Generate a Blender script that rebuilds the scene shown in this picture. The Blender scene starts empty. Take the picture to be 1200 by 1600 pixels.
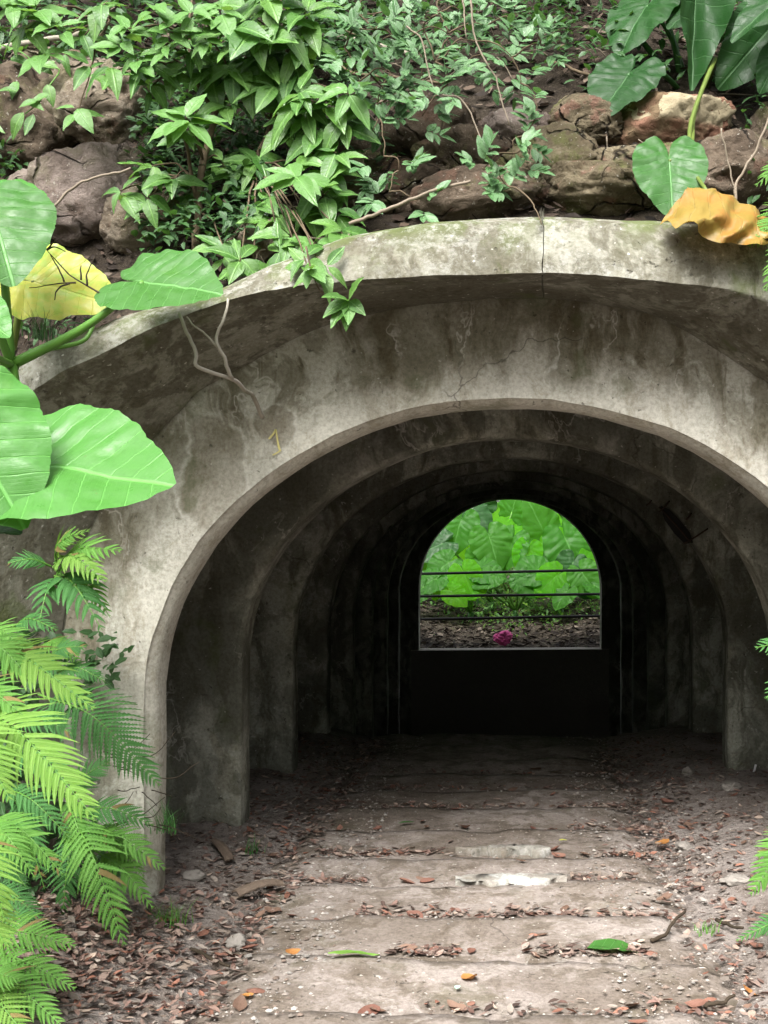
import bpy, bmesh, math, random
import numpy as np
from mathutils import Vector, Matrix, noise as mn

random.seed(7)
rng = np.random.default_rng(7)
scene = bpy.context.scene
COL = scene.collection

# ------------------------------------------------------------------ camera, sky, sun, exposure
FPX, VPX, VPY, EYE = 1800.0, 797.0, 845.0, 1.65      # focal length and vanishing point in photo pixels, eye height
cam_d = bpy.data.cameras.new('camera')
cam_d.sensor_fit = 'VERTICAL'; cam_d.sensor_height = 36.0; cam_d.sensor_width = 27.0
cam_d.lens = 36.0 * FPX / 1600.0
cam_d.shift_x = -(VPX - 600) / 1600.0
cam_d.shift_y = (VPY - 800) / 1600.0
cam_d.clip_start = 0.05; cam_d.clip_end = 500
cam = bpy.data.objects.new('camera', cam_d); COL.objects.link(cam)
cam.location = (0, 0, EYE); cam.rotation_euler = (math.radians(90), 0, 0)
scene.camera = cam

SUN_EL, SUN_AZ = math.radians(52), math.radians(198)     # azimuth clockwise from +Y: behind the camera, a little left
world = bpy.data.worlds.new('World'); scene.world = world; world.use_nodes = True
wn = world.node_tree; wn.nodes.clear()
sky = wn.nodes.new('ShaderNodeTexSky'); sky.sky_type = 'NISHITA'; sky.sun_disc = False
sky.sun_elevation = SUN_EL; sky.sun_rotation = SUN_AZ
sky.dust_density = 6.0; sky.air_density = 1.2; sky.ozone_density = 1.0
hsv = wn.nodes.new('ShaderNodeHueSaturation'); hsv.inputs['Saturation'].default_value = 0.25   # overcast: nearly colourless
bg = wn.nodes.new('ShaderNodeBackground'); bg.inputs['Strength'].default_value = 0.10
wo = wn.nodes.new('ShaderNodeOutputWorld')
wn.links.new(sky.outputs[0], hsv.inputs['Color']); wn.links.new(hsv.outputs[0], bg.inputs['Color']); wn.links.new(bg.outputs[0], wo.inputs['Surface'])
sun_d = bpy.data.lights.new('sun', 'SUN'); sun_d.energy = 1.5; sun_d.angle = math.radians(35); sun_d.color = (1.0, 0.98, 0.95)
sun = bpy.data.objects.new('sun', sun_d); COL.objects.link(sun)
sdir = Vector((math.sin(SUN_AZ) * math.cos(SUN_EL), math.cos(SUN_AZ) * math.cos(SUN_EL), math.sin(SUN_EL)))
sun.rotation_euler = sdir.to_track_quat('Z', 'Y').to_euler()
scene.view_settings.view_transform = 'Standard'; scene.view_settings.look = 'None'
scene.view_settings.gamma = 1.0; scene.view_settings.use_curve_mapping = False
scene.view_settings.exposure = 2.2
scene.cycles.max_bounces = 8; scene.cycles.diffuse_bounces = 2; scene.cycles.transmission_bounces = 6
scene.cycles.sample_clamp_indirect = 4.0

# ------------------------------------------------------------------ helpers
def P(px, py, d):
    return Vector(((px - VPX) / FPX * d, d, EYE - (py - VPY) / FPX * d))
def fbm(v, o=4, s=1.0):
    return mn.fractal(Vector(v) * s, 1.0, 2.0, o, noise_basis='PERLIN_ORIGINAL')
def sstep(a, b, x):
    t = min(1, max(0, (x - a) / (b - a))); return t * t * (3 - 2 * t)
def catmull(pts, n):
    pts = [Vector(p) for p in pts]
    if len(pts) == 2:
        return [pts[0].lerp(pts[1], i / n) for i in range(n + 1)]
    q = [pts[0] * 2 - pts[1]] + pts + [pts[-1] * 2 - pts[-2]]
    out = []
    m = len(pts) - 1
    for k in range(n + 1):
        f = k / n * m; i = min(int(f), m - 1); t = f - i
        a, b, c, d = q[i], q[i + 1], q[i + 2], q[i + 3]
        out.append(0.5 * ((2 * b) + (c - a) * t + (2 * a - 5 * b + 4 * c - d) * t * t + (3 * b - a - 3 * c + d) * t ** 3))
    return out

WM = {}      # world matrices of what was placed
def link(o, parent=None, M=None):
    COL.objects.link(o)
    M = M if M is not None else Matrix.Identity(4)
    WM[o.name] = M
    if parent is not None:
        o.parent = parent
        o.matrix_basis = WM[parent.name].inverted_safe() @ M
    else:
        o.matrix_basis = M
    return o
def empty(name, loc, label, cat, group=None):
    o = bpy.data.objects.new(name, None); o.empty_display_size = 0.1
    link(o, None, Matrix.Translation(Vector(loc)))
    return tag(o, label, cat, group)
def tag(o, label=None, cat=None, group=None, kind=None):
    if label: o['label'] = label
    if cat: o['category'] = cat
    if group: o['group'] = group
    if kind: o['kind'] = kind
    return o
def mesh(name, verts, faces, mat=None, smooth=True, uv=None, col=None):
    me = bpy.data.meshes.new(name)
    me.from_pydata([tuple(v) for v in verts], [], faces)
    if smooth: me.polygons.foreach_set('use_smooth', [True] * len(me.polygons))
    if uv is not None:
        l = me.uv_layers.new(name='UVMap')
        vi = np.empty(len(me.loops), dtype=np.int32); me.loops.foreach_get('vertex_index', vi)
        l.data.foreach_set('uv', np.asarray(uv, dtype=np.float32)[vi].ravel())
    if col is not None:
        a = me.color_attributes.new('Col', 'FLOAT_COLOR', 'POINT')
        a.data.foreach_set('color', np.asarray(col, dtype=np.float32).ravel())
    if mat is not None: me.materials.append(mat)
    me.update()
    return me
def obj(name, me, parent=None, M=None):
    return link(bpy.data.objects.new(name, me), parent, M)
def grid_faces(nr, nc):
    return [(r * nc + c, r * nc + c + 1, (r + 1) * nc + c + 1, (r + 1) * nc + c) for r in range(nr - 1) for c in range(nc - 1)]
def tube_geo(pts, radii, ns=6):
    vs, fs = [], []
    n = len(pts); up = Vector((0.3, 0.2, 1)).normalized()
    for i, p in enumerate(pts):
        t = (pts[min(i + 1, n - 1)] - pts[max(i - 1, 0)])
        t = t.normalized() if t.length > 1e-9 else Vector((0, 0, 1))
        a = t.cross(up)
        if a.length < 1e-3: a = t.cross(Vector((1, 0, 0)))
        a.normalize(); b = t.cross(a).normalized(); up = b if abs(b.dot(up)) > 0 else up
        up = a.cross(t).normalized()
        r = radii[i] if hasattr(radii, '__len__') else radii
        for k in range(ns):
            an = 2 * math.pi * k / ns
            vs.append(p + (a * math.cos(an) + b * math.sin(an)) * r)
    for i in range(n - 1):
        for k in range(ns):
            k2 = (k + 1) % ns
            fs.append((i * ns + k, i * ns + k2, (i + 1) * ns + k2, (i + 1) * ns + k))
    fs.append(tuple(range(ns - 1, -1, -1))); fs.append(tuple((n - 1) * ns + k for k in range(ns)))
    return vs, fs
def tube(name, pts, r0, r1, mat, parent=None, n=14, ns=6, wob=0.0):
    c = catmull(pts, n)
    if wob:
        c = [p + Vector((fbm(p * 9), fbm(p * 9 + Vector((7, 0, 0))), fbm(p * 9 + Vector((0, 9, 0))))) * wob for p in c]
    v, f = tube_geo(c, [r0 + (r1 - r0) * i / n for i in range(n + 1)], ns)
    return obj(name, mesh(name, v, f, mat), parent)
def frame(origin, xdir, nhint, scale, sy=1.0):
    x = xdir.normalized(); z = (nhint - x * nhint.dot(x)).normalized(); y = z.cross(x)
    M = Matrix((x * scale, y * scale * sy, z * scale)).transposed().to_4x4(); M.translation = origin
    return M

# ------------------------------------------------------------------ materials
class NB:
    def __init__(s, name):
        s.m = bpy.data.materials.new(name); s.m.use_nodes = True
        s.t = s.m.node_tree; s.t.nodes.clear()
        s.out = s.t.nodes.new('ShaderNodeOutputMaterial')
    def n(s, ty, ins=None, **kw):
        nd = s.t.nodes.new(ty)
        for k, v in kw.items(): setattr(nd, k, v)
        for k, v in (ins or {}).items():
            if hasattr(v, 'is_linked') or isinstance(v, bpy.types.NodeSocket): s.t.links.new(v, nd.inputs[k])
            else: nd.inputs[k].default_value = v
        return nd
    def coord(s, k='Object'): return s.n('ShaderNodeTexCoord').outputs[k]
    def mapping(s, v, scale=(1, 1, 1), loc=(0, 0, 0)):
        return s.n('ShaderNodeMapping', {'Vector': v, 'Scale': scale, 'Location': loc}).outputs[0]
    def noise(s, v, scale, detail=6, rough=0.55, dist=0.0):
        return s.n('ShaderNodeTexNoise', {'Vector': v, 'Scale': scale, 'Detail': detail, 'Roughness': rough, 'Distortion': dist}).outputs['Fac']
    def ncol(s, v, scale, detail=3):
        return s.n('ShaderNodeTexNoise', {'Vector': v, 'Scale': scale, 'Detail': detail}).outputs['Color']
    def math(s, op, a, b=0.0, c=0.0, clamp=False):
        return s.n('ShaderNodeMath', {0: a, 1: b, 2: c}, operation=op, use_clamp=clamp).outputs[0]
    def rng(s, v, a, b, c=0.0, d=1.0):
        return s.n('ShaderNodeMapRange', {0: v, 1: a, 2: b, 3: c, 4: d}, interpolation_type='SMOOTHSTEP').outputs[0]
    def mix(s, f, a, b, mode='MIX'):
        nd = s.n('ShaderNodeMix', data_type='RGBA', blend_type=mode)
        for sock, v in ((nd.inputs[0], f), (nd.inputs[6], a), (nd.inputs[7], b)):
            if isinstance(v, bpy.types.NodeSocket): s.t.links.new(v, sock)
            else: sock.default_value = (*v, 1.0) if hasattr(v, '__len__') and len(v) == 3 else v
        return nd.outputs[2]
    def sep(s, v):
        nd = s.n('ShaderNodeSeparateXYZ', {0: v}); return nd.outputs[0], nd.outputs[1], nd.outputs[2]
    def bump(s, h, strength=0.4, dist=0.02, normal=None):
        ins = {'Height': h, 'Strength': strength, 'Distance': dist}
        if normal is not None: ins['Normal'] = normal
        return s.n('ShaderNodeBump', ins).outputs[0]
    def finish(s, color, rough=0.85, normal=None, spec=0.3, trans=None, tcol=None, coat=0.0):
        ins = {'Base Color': color if isinstance(color, bpy.types.NodeSocket) else (*color, 1), 'Roughness': rough, 'Specular IOR Level': spec, 'Coat Weight': coat}
        if normal is not None: ins['Normal'] = normal
        b = s.n('ShaderNodeBsdfPrincipled', ins)
        sh = b.outputs[0]
        if trans:
            tr = s.n('ShaderNodeBsdfTranslucent', {'Color': tcol if isinstance(tcol, bpy.types.NodeSocket) else (*tcol, 1)})
            sh = s.n('ShaderNodeMixShader', {0: trans, 1: sh, 2: tr.outputs[0]}).outputs[0]
        s.t.links.new(sh, s.out.inputs['Surface'])
        return s.m

def mat_concrete(name, light, dark, stain, moss=0.3, effl=0.4, rings=(), upmoss=0.0, drip=0.0, bumpd=0.012, bloom=0.0, sk=0.75, mk=0.55):
    b = NB(name); v = b.coord()
    warp = b.n('ShaderNodeVectorMath', {0: v, 1: b.n('ShaderNodeVectorMath', {0: b.ncol(v, 2.2), 3: 0.35}, operation='SCALE').outputs[0]}, operation='ADD').outputs[0]
    big = b.noise(warp, 1.1, 7, 0.6)
    c = b.mix(b.rng(big, 0.41, 0.59), dark, light)
    streak = b.noise(b.mapping(warp, (4.2, 4.2, 0.55)), 1.6, 6, 0.62)
    c = b.mix(b.math('MULTIPLY', b.rng(streak, 0.49, 0.60), sk), c, stain)
    med = b.noise(warp, 5.5, 7, 0.68)
    c = b.mix(b.math('MULTIPLY', b.rng(med, 0.49, 0.57), mk), c, dark)
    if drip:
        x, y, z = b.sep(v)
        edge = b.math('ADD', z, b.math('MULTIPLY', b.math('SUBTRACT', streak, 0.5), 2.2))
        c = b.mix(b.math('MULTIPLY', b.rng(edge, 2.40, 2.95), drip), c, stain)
    thin = b.rng(b.noise(b.mapping(v, (22, 22, 0.9)), 1.0, 5, 0.6), 0.60, 0.66)
    c = b.mix(b.math('MULTIPLY', b.math('MULTIPLY', thin, b.rng(med, 0.45, 0.6)), 0.5), c, stain)
    # pale lime bloom: patches and thin contour lines
    pe = b.noise(b.mapping(warp, (1, 1, 0.7), (3.1, 0, 1.7)), 2.3, 5, 0.6)
    patch = b.rng(pe, 0.58, 0.70)
    line = b.rng(b.math('ABSOLUTE', b.math('SUBTRACT', pe, 0.50)), 0.0, 0.012, 1.0, 0.0)
    lm = b.rng(b.noise(v, 1.7, 2), 0.50, 0.62)
    w = b.math('MAXIMUM', b.math('MULTIPLY', patch, 0.55), b.math('MULTIPLY', b.math('MULTIPLY', line, lm), 0.7))
    white = (0.66, 0.64, 0.59)
    c = b.mix(b.math('MULTIPLY', w, effl), c, white)
    if bloom:     # lime washed out along the edge of the arch, ragged
        x, y, z = b.sep(warp)
        ex = b.math('DIVIDE', b.math('SUBTRACT', x, 0.175), 1.53); ez = b.math('DIVIDE', b.math('SUBTRACT', z, 1.117), 1.33)
        er = b.math('SQRT', b.math('ADD', b.math('MULTIPLY', ex, ex), b.math('MULTIPLY', ez, ez)))
        bl = b.math('ADD', b.rng(er, 1.0, 1.28, 0.30, 0.0), b.math('ADD', b.math('MULTIPLY', b.noise(b.mapping(v, (2.2, 2.2, 0.8)), 2.0, 7, 0.68), 0.75), b.math('MULTIPLY', streak, 0.35)))
        c = b.mix(b.math('MULTIPLY', b.rng(bl, 0.64, 0.84), bloom), c, (0.62, 0.60, 0.53))
    if rings:
        warp2 = b.n('ShaderNodeVectorMath', {0: warp, 1: b.n('ShaderNodeVectorMath', {0: b.ncol(v, 6.0), 3: 0.10}, operation='SCALE').outputs[0]}, operation='ADD').outputs[0]
        warp2 = b.n('ShaderNodeVectorMath', {0: warp2, 1: b.n('ShaderNodeVectorMath', {0: b.ncol(v, 17.0), 3: 0.05}, operation='SCALE').outputs[0]}, operation='ADD').outputs[0]
        x, y, z = b.sep(warp2)
        for (cx, cz, rx, rz) in rings:
            dx = b.math('DIVIDE', b.math('SUBTRACT', x, cx + 0.25), rx); dz = b.math('DIVIDE', b.math('SUBTRACT', z, cz + 0.25), rz)
            r = b.math('SQRT', b.math('ADD', b.math('MULTIPLY', dx, dx), b.math('MULTIPLY', dz, dz)))
            inn = b.rng(r, 0.85, 1.0, 1.0, 0.0)
            c = b.mix(b.math('MULTIPLY', inn, 0.45), c, (0.22, 0.19, 0.14))
            ring = b.rng(b.math('ABSOLUTE', b.math('SUBTRACT', r, 1.02)), 0.0, 0.13, 1.0, 0.0)
            c = b.mix(b.math('MULTIPLY', ring, b.rng(med, 0.40, 0.60, 0.0, 0.75)), c, (0.60, 0.58, 0.52))
    bl2 = b.rng(b.noise(b.mapping(warp, (1.6, 1.6, 1.0), (9, 4, 2)), 3.4, 8, 0.72, 0.4), 0.50, 0.60)
    c = b.mix(b.math('MULTIPLY', bl2, 0.42), c, b.mix(1.0, c, (0.55, 0.50, 0.40), 'MULTIPLY'))
    fine = b.noise(v, 55, 5, 0.7)
    c = b.mix(b.rng(fine, 0.35, 0.7, 0.0, 0.55), c, b.mix(1.0, c, (0.42, 0.40, 0.36), 'MULTIPLY'))
    speck = b.rng(b.noise(v, 38, 2, 0.5), 0.69, 0.74)
    c = b.mix(b.math('MULTIPLY', speck, 0.5), c, (0.55, 0.53, 0.48))
    pit = b.rng(b.noise(v, 26, 3, 0.6), 0.66, 0.72)
    c = b.mix(b.math('MULTIPLY', pit, 0.6), c, (0.05, 0.045, 0.035))
    ck = b.n('ShaderNodeTexVoronoi', {'Vector': b.n('ShaderNodeVectorMath', {0: warp, 1: b.n('ShaderNodeVectorMath', {0: b.ncol(v, 9.0, 5), 3: 0.12}, operation='SCALE').outputs[0]}, operation='ADD').outputs[0], 'Scale': 1.15}, feature='DISTANCE_TO_EDGE').outputs[0]
    ckm = b.math('MULTIPLY', b.rng(ck, 0.0, 0.006, 1.0, 0.0), b.rng(b.noise(v, 1.3, 2), 0.54, 0.62))
    c = b.mix(b.math('MULTIPLY', ckm, 0.6), c, (0.03, 0.027, 0.02))
    mo = b.rng(b.noise(warp, 2.7, 6, 0.65), 0.56, 0.68)
    mossc = b.mix(fine, (0.035, 0.05, 0.012), (0.10, 0.125, 0.035))
    c = b.mix(b.math('MULTIPLY', mo, moss), c, mossc)
    if upmoss:
        nz = b.sep(b.n('ShaderNodeNewGeometry').outputs['Normal'])[2]
        up = b.math('MULTIPLY', b.rng(nz, 0.25, 0.9), upmoss)
        c = b.mix(b.math('MULTIPLY', up, b.rng(b.noise(v, 4.2, 6, 0.7), 0.45, 0.56)), c, mossc)
        lich = b.rng(b.noise(v, 19, 8, 0.8), 0.46, 0.60)
        lm2 = b.math('MULTIPLY', b.rng(nz, -0.25, 0.25), b.rng(b.noise(v, 2.5, 6, 0.65), 0.40, 0.56))
        c = b.mix(b.math('MULTIPLY', b.math('MULTIPLY', lich, lm2), 0.6), c, (0.29, 0.29, 0.26))
    h = b.math('ADD', b.math('MULTIPLY', b.noise(v, 9, 8, 0.65), 1.0), b.math('MULTIPLY', fine, 0.22))
    h = b.math('SUBTRACT', h, b.math('MULTIPLY', pit, 0.5))
    return b.finish(c, 0.9, b.bump(h, 0.8, bumpd), 0.2)

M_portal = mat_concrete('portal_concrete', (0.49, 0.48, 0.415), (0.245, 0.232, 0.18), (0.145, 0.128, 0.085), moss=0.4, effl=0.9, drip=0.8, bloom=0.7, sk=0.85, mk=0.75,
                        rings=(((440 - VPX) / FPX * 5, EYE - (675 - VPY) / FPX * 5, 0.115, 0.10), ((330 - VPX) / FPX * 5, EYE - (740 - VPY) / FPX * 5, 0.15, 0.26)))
M_hood = mat_concrete('hood_concrete', (0.235, 0.23, 0.19), (0.115, 0.108, 0.08), (0.08, 0.073, 0.05), moss=0.6, effl=0.12, mk=0.85, upmoss=0.85, bumpd=0.02)
M_rib = mat_concrete('rib_concrete', (0.42, 0.42, 0.355), (0.14, 0.14, 0.112), (0.095, 0.092, 0.066), moss=0.4, effl=0.6)
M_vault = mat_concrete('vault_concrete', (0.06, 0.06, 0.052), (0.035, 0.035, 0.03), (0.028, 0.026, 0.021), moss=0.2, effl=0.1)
M_step = mat_concrete('step_concrete', (0.29, 0.252, 0.228), (0.175, 0.145, 0.122), (0.12, 0.097, 0.074), moss=0.15, effl=0.25, bumpd=0.02)

def mat_soil(name, a, c2, c3, scale=1.0, bumpd=0.03, speck=(0.45, 0.41, 0.36)):
    b = NB(name); v = b.coord()
    n1 = b.noise(v, 3 * scale, 8, 0.65); n2 = b.noise(v, 28 * scale, 6, 0.7); n3 = b.noise(v, 90 * scale, 3, 0.6)
    c = b.mix(b.rng(n1, 0.38, 0.62), a, c2)
    c = b.mix(b.rng(n2, 0.5, 0.68), c, c3)
    c = b.mix(b.rng(n3, 0.62, 0.7), c, speck)
    h = b.math('ADD', n2, b.math('MULTIPLY', n3, 0.5))
    return b.finish(c, 0.95, b.bump(h, 0.9, bumpd), 0.15)
M_ground = mat_soil('ground_dirt', (0.18, 0.150, 0.130), (0.28, 0.245, 0.222), (0.085, 0.066, 0.054))
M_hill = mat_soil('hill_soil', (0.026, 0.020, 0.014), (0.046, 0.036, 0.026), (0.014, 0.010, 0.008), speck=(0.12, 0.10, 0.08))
M_bed = mat_soil('bed_soil', (0.035, 0.028, 0.02), (0.06, 0.048, 0.035), (0.02, 0.015, 0.012))

def mat_rock(name, a, c2, red, moss):
    b = NB(name); v = b.coord('Object'); rnd = b.n('ShaderNodeObjectInfo').outputs['Random']
    v = b.n('ShaderNodeVectorMath', {0: v, 1: b.n('ShaderNodeCombineXYZ', {0: b.math('MULTIPLY', rnd, 31.0)}).outputs[0]}, operation='ADD').outputs[0]
    warp = b.n('ShaderNodeVectorMath', {0: v, 1: b.n('ShaderNodeVectorMath', {0: b.ncol(v, 5), 3: 0.14}, operation='SCALE').outputs[0]}, operation='ADD').outputs[0]
    n1 = b.noise(warp, 4, 8, 0.68); n2 = b.noise(v, 34, 6, 0.7)
    c = b.mix(b.rng(n1, 0.4, 0.62), a, c2)
    c = b.mix(b.math('MULTIPLY', b.rng(b.noise(warp, 7, 4), 0.56, 0.66), 0.7), c, red)
    vor = b.n('ShaderNodeTexVoronoi', {'Vector': warp, 'Scale': 4.2}, feature='DISTANCE_TO_EDGE').outputs[0]
    crack = b.math('MULTIPLY', b.rng(vor, 0.0, 0.035, 1.0, 0.0), b.rng(b.noise(v, 3, 2), 0.42, 0.56))
    c = b.mix(crack, c, (0.02, 0.015, 0.01))
    mo = b.rng(b.noise(warp, 3.3, 7, 0.72), 0.50, 0.62)
    c = b.mix(b.math('MULTIPLY', mo, moss), c, b.mix(n2, (0.045, 0.055, 0.015), (0.17, 0.17, 0.07)))
    c = b.mix(b.rng(n2, 0.5, 0.75, 0, 0.6), c, b.mix(1.0, c, (0.4, 0.37, 0.33), 'MULTIPLY'))
    c = b.mix(b.rng(b.noise(v, 60, 2), 0.66, 0.72, 0, 0.6), c, (0.45, 0.42, 0.36))
    h = b.math('SUBTRACT', b.math('ADD', b.noise(warp, 12, 9, 0.72), b.math('MULTIPLY', n2, 0.35)), b.math('MULTIPLY', crack, 0.9))
    return b.finish(c, 0.92, b.bump(h, 1.0, 0.05), 0.15)
M_rock_brown = mat_rock('brown_rock', (0.075, 0.056, 0.04), (0.155, 0.12, 0.088), (0.13, 0.075, 0.053), 0.6)
M_rock_moss = mat_rock('mossy_rock', (0.11, 0.088, 0.055), (0.21, 0.175, 0.115), (0.19, 0.10, 0.075), 0.85)
M_rock_tan = mat_rock('tan_rock', (0.15, 0.118, 0.085), (0.27, 0.228, 0.175), (0.15, 0.09, 0.06), 0.35)
M_rock_pink = mat_rock('pinkish_rock', (0.135, 0.105, 0.088), (0.245, 0.20, 0.175), (0.10, 0.07, 0.053), 0.3)
def mat_patchrock():
    b = NB('patchy_rock'); v = b.coord()
    warp = b.n('ShaderNodeVectorMath', {0: v, 1: b.n('ShaderNodeVectorMath', {0: b.ncol(v, 9), 3: 0.10}, operation='SCALE').outputs[0]}, operation='ADD').outputs[0]
    n = b.noise(warp, 6.5, 3, 0.5); n2 = b.noise(v, 40, 5, 0.7)
    z = b.sep(v)[2]
    c = b.mix(b.rng(b.noise(v, 5), 0.4, 0.6), (0.12, 0.085, 0.05), (0.17, 0.09, 0.06))
    c = b.mix(b.math('MULTIPLY', b.rng(n, 0.475, 0.485), b.rng(z, -0.03, 0.0)), c, b.mix(n2, (0.21, 0.175, 0.11), (0.33, 0.285, 0.19)))
    return b.finish(c, 0.9, b.bump(b.math('ADD', n2, b.rng(n, 0.475, 0.485)), 0.7, 0.02), 0.15)
M_rock_patch = mat_patchrock()

def mat_bark(name, a, c2):
    b = NB(name); v = b.coord()
    n = b.noise(v, 30, 6, 0.7); n1 = b.noise(v, 6, 3)
    c = b.mix(n, a, c2); c = b.mix(b.rng(n1, 0.5, 0.7, 0, 0.6), c, b.mix(1.0, c, (0.5, 0.55, 0.45), 'MULTIPLY'))
    return b.finish(c, 0.85, b.bump(n, 0.6, 0.006), 0.2)
M_bark = mat_bark('shrub_bark', (0.06, 0.043, 0.027), (0.14, 0.105, 0.066))
M_twig = mat_bark('pale_twig', (0.13, 0.105, 0.075), (0.27, 0.225, 0.175))
M_branch = mat_bark('grey_branch', (0.22, 0.195, 0.16), (0.40, 0.365, 0.31))
M_darktwig = mat_bark('dark_twig', (0.025, 0.018, 0.012), (0.06, 0.045, 0.03))
M_cane = mat_bark('grey_cane', (0.17, 0.15, 0.12), (0.32, 0.29, 0.23))

def mat_leaf(name, a, c2, tcol, rough=0.42, trans=0.3, vein=0.35, kind='plain', spec=0.45, dead=None, vcol=None, k=0.54):
    """UV = position on the blade: x along the midrib, y across it"""
    vcol = vcol or tuple(min(1, q * 1.9 + 0.07) for q in c2)
    a, c2, tcol, vcol = (tuple(q * kk for q in cc) for cc, kk in ((a, k), (c2, k), (tcol, k * 1.1), (vcol, k)))
    b = NB(name); uv = b.n('ShaderNodeUVMap').outputs[0]
    x, y, _ = b.sep(uv); rnd = b.n('ShaderNodeObjectInfo').outputs['Random']
    ob = b.coord(); v = b.n('ShaderNodeVectorMath', {0: ob, 1: b.n('ShaderNodeCombineXYZ', {0: b.math('MULTIPLY', rnd, 17.0)}).outputs[0]}, operation='ADD').outputs[0]
    n = b.noise(v, 3.5, 4)
    c = b.mix(b.math('ADD', b.math('MULTIPLY', rnd, 0.7), b.math('MULTIPLY', n, 0.4), clamp=True), a, c2)
    ay = b.math('ABSOLUTE', y)
    mid = b.rng(ay, 0.006, 0.022 if kind == 'arum' else 0.035, 1.0, 0.0)
    if kind == 'arum':
        s = b.math('SUBTRACT', x, b.math('MULTIPLY', ay, 0.42)); sp = 0.155
    else:
        s = b.math('SUBTRACT', x, b.math('MULTIPLY', ay, 0.75)); sp = 0.12
    ph = b.math('ABSOLUTE', b.math('SUBTRACT', b.math('FRACT', b.math('ADD', b.math('DIVIDE', s, sp), 20.0)), 0.5))
    lat = b.rng(ph, 0.0, 0.055 if kind == 'arum' else 0.09, 1.0, 0.0)
    ph2 = b.math('ABSOLUTE', b.math('SUBTRACT', b.math('FRACT', b.math('ADD', b.math('DIVIDE', s, sp / 5), 20.0)), 0.5))
    lat2 = b.math('MULTIPLY', b.rng(ph2, 0.0, 0.16, 1.0, 0.0), 0.06)
    vm = b.math('MAXIMUM', mid, b.math('MAXIMUM', b.math('MULTIPLY', lat, 0.6), lat2))
    c = b.mix(b.math('MULTIPLY', vm, vein), c, vcol)
    fine = b.noise(v, 22, 4, 0.65)
    c = b.mix(b.rng(fine, 0.45, 0.75, 0, 0.35), c, b.mix(1.0, c, (0.6, 0.66, 0.5), 'MULTIPLY'))
    blot = b.rng(b.noise(v, 2.2, 6, 0.7), 0.56, 0.70)
    c = b.mix(b.math('MULTIPLY', blot, 0.35), c, b.mix(1.0, c, (1.25, 1.05, 0.75), 'MULTIPLY'))
    spot = b.rng(b.noise(v, 30, 3, 0.6), 0.70, 0.74)
    c = b.mix(b.math('MULTIPLY', spot, 0.5), c, (0.10, 0.07, 0.03))
    if dead:
        dm = b.rng(b.noise(v, 7.5, 8, 0.75), 0.47, 0.58)
        c = b.mix(dm, c, dead)
    tc = b.mix(b.math('MULTIPLY', vm, 0.6), b.mix(rnd, tcol, tuple(q * 0.75 for q in tcol)), tuple(q * 0.35 for q in tcol))
    h = b.math('ADD', b.math('MULTIPLY', vm, -0.6), b.math('MULTIPLY', fine, 0.25))
    return b.finish(c, b.rng(b.noise(v, 4.5, 5, 0.65), 0.35, 0.65, max(0.2, rough - 0.13), rough + 0.2), b.bump(h, 0.45, 0.01), spec, trans, tc)
M_arum = mat_leaf('elephant_ear_leaf', (0.060, 0.20, 0.035), (0.095, 0.28, 0.055), (0.16, 0.42, 0.04), 0.40, 0.25, 0.8, 'arum', 0.28)
M_arum_mid = mat_leaf('mid_elephant_ear_leaf', (0.045, 0.16, 0.028), (0.07, 0.22, 0.045), (0.13, 0.36, 0.03), 0.40, 0.25, 0.8, 'arum', 0.25)
M_arum_dark = mat_leaf('dark_elephant_ear_leaf', (0.022, 0.085, 0.020), (0.035, 0.13, 0.026), (0.08, 0.26, 0.02), 0.45, 0.22, 0.55, 'arum', 0.22, k=0.5)
M_arum_pale = mat_leaf('pale_elephant_ear_leaf', (0.095, 0.34, 0.055), (0.135, 0.41, 0.072), (0.20, 0.52, 0.05), 0.40, 0.28, 0.6, 'arum', 0.32)
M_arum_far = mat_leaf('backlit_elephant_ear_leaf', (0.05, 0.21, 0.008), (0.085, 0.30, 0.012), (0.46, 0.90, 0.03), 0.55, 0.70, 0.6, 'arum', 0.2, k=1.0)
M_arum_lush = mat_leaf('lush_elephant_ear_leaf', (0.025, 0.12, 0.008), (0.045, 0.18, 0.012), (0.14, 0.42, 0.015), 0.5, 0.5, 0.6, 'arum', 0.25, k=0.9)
M_arum_yel = mat_leaf('yellow_elephant_ear_leaf', (0.72, 0.66, 0.10), (0.62, 0.64, 0.09), (0.75, 0.72, 0.10), 0.5, 0.3, 0.35, 'arum', dead=(0.30, 0.42, 0.05), k=0.66)
M_arum_dead = mat_leaf('withered_leaf', (0.50, 0.34, 0.045), (0.56, 0.40, 0.09), (0.55, 0.32, 0.03), 0.6, 0.2, 0.35, 'arum', dead=(0.26, 0.13, 0.02), vcol=(0.62, 0.50, 0.22), k=0.42)
M_shrub = mat_leaf('shrub_leaf', (0.036, 0.14, 0.024), (0.165, 0.34, 0.07), (0.22, 0.48, 0.05), 0.34, 0.28, 0.45, spec=0.42, k=0.66)
M_shrub_young = mat_leaf('young_shrub_leaf', (0.14, 0.36, 0.06), (0.22, 0.46, 0.12), (0.32, 0.62, 0.08), 0.4, 0.32, 0.25)
M_small = mat_leaf('small_leaf', (0.06, 0.19, 0.045), (0.19, 0.36, 0.155), (0.17, 0.38, 0.07), 0.28, 0.22, 0.25, spec=0.6, k=0.62)
M_cover = mat_leaf('ground_cover_leaf', (0.035, 0.11, 0.025), (0.07, 0.19, 0.05), (0.12, 0.30, 0.04), 0.45, 0.25, 0.3)
M_fern = mat_leaf('fern_leaf', (0.10, 0.30, 0.045), (0.20, 0.46, 0.08), (0.34, 0.72, 0.06), 0.6, 0.32, 0.3, spec=0.2)
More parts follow.
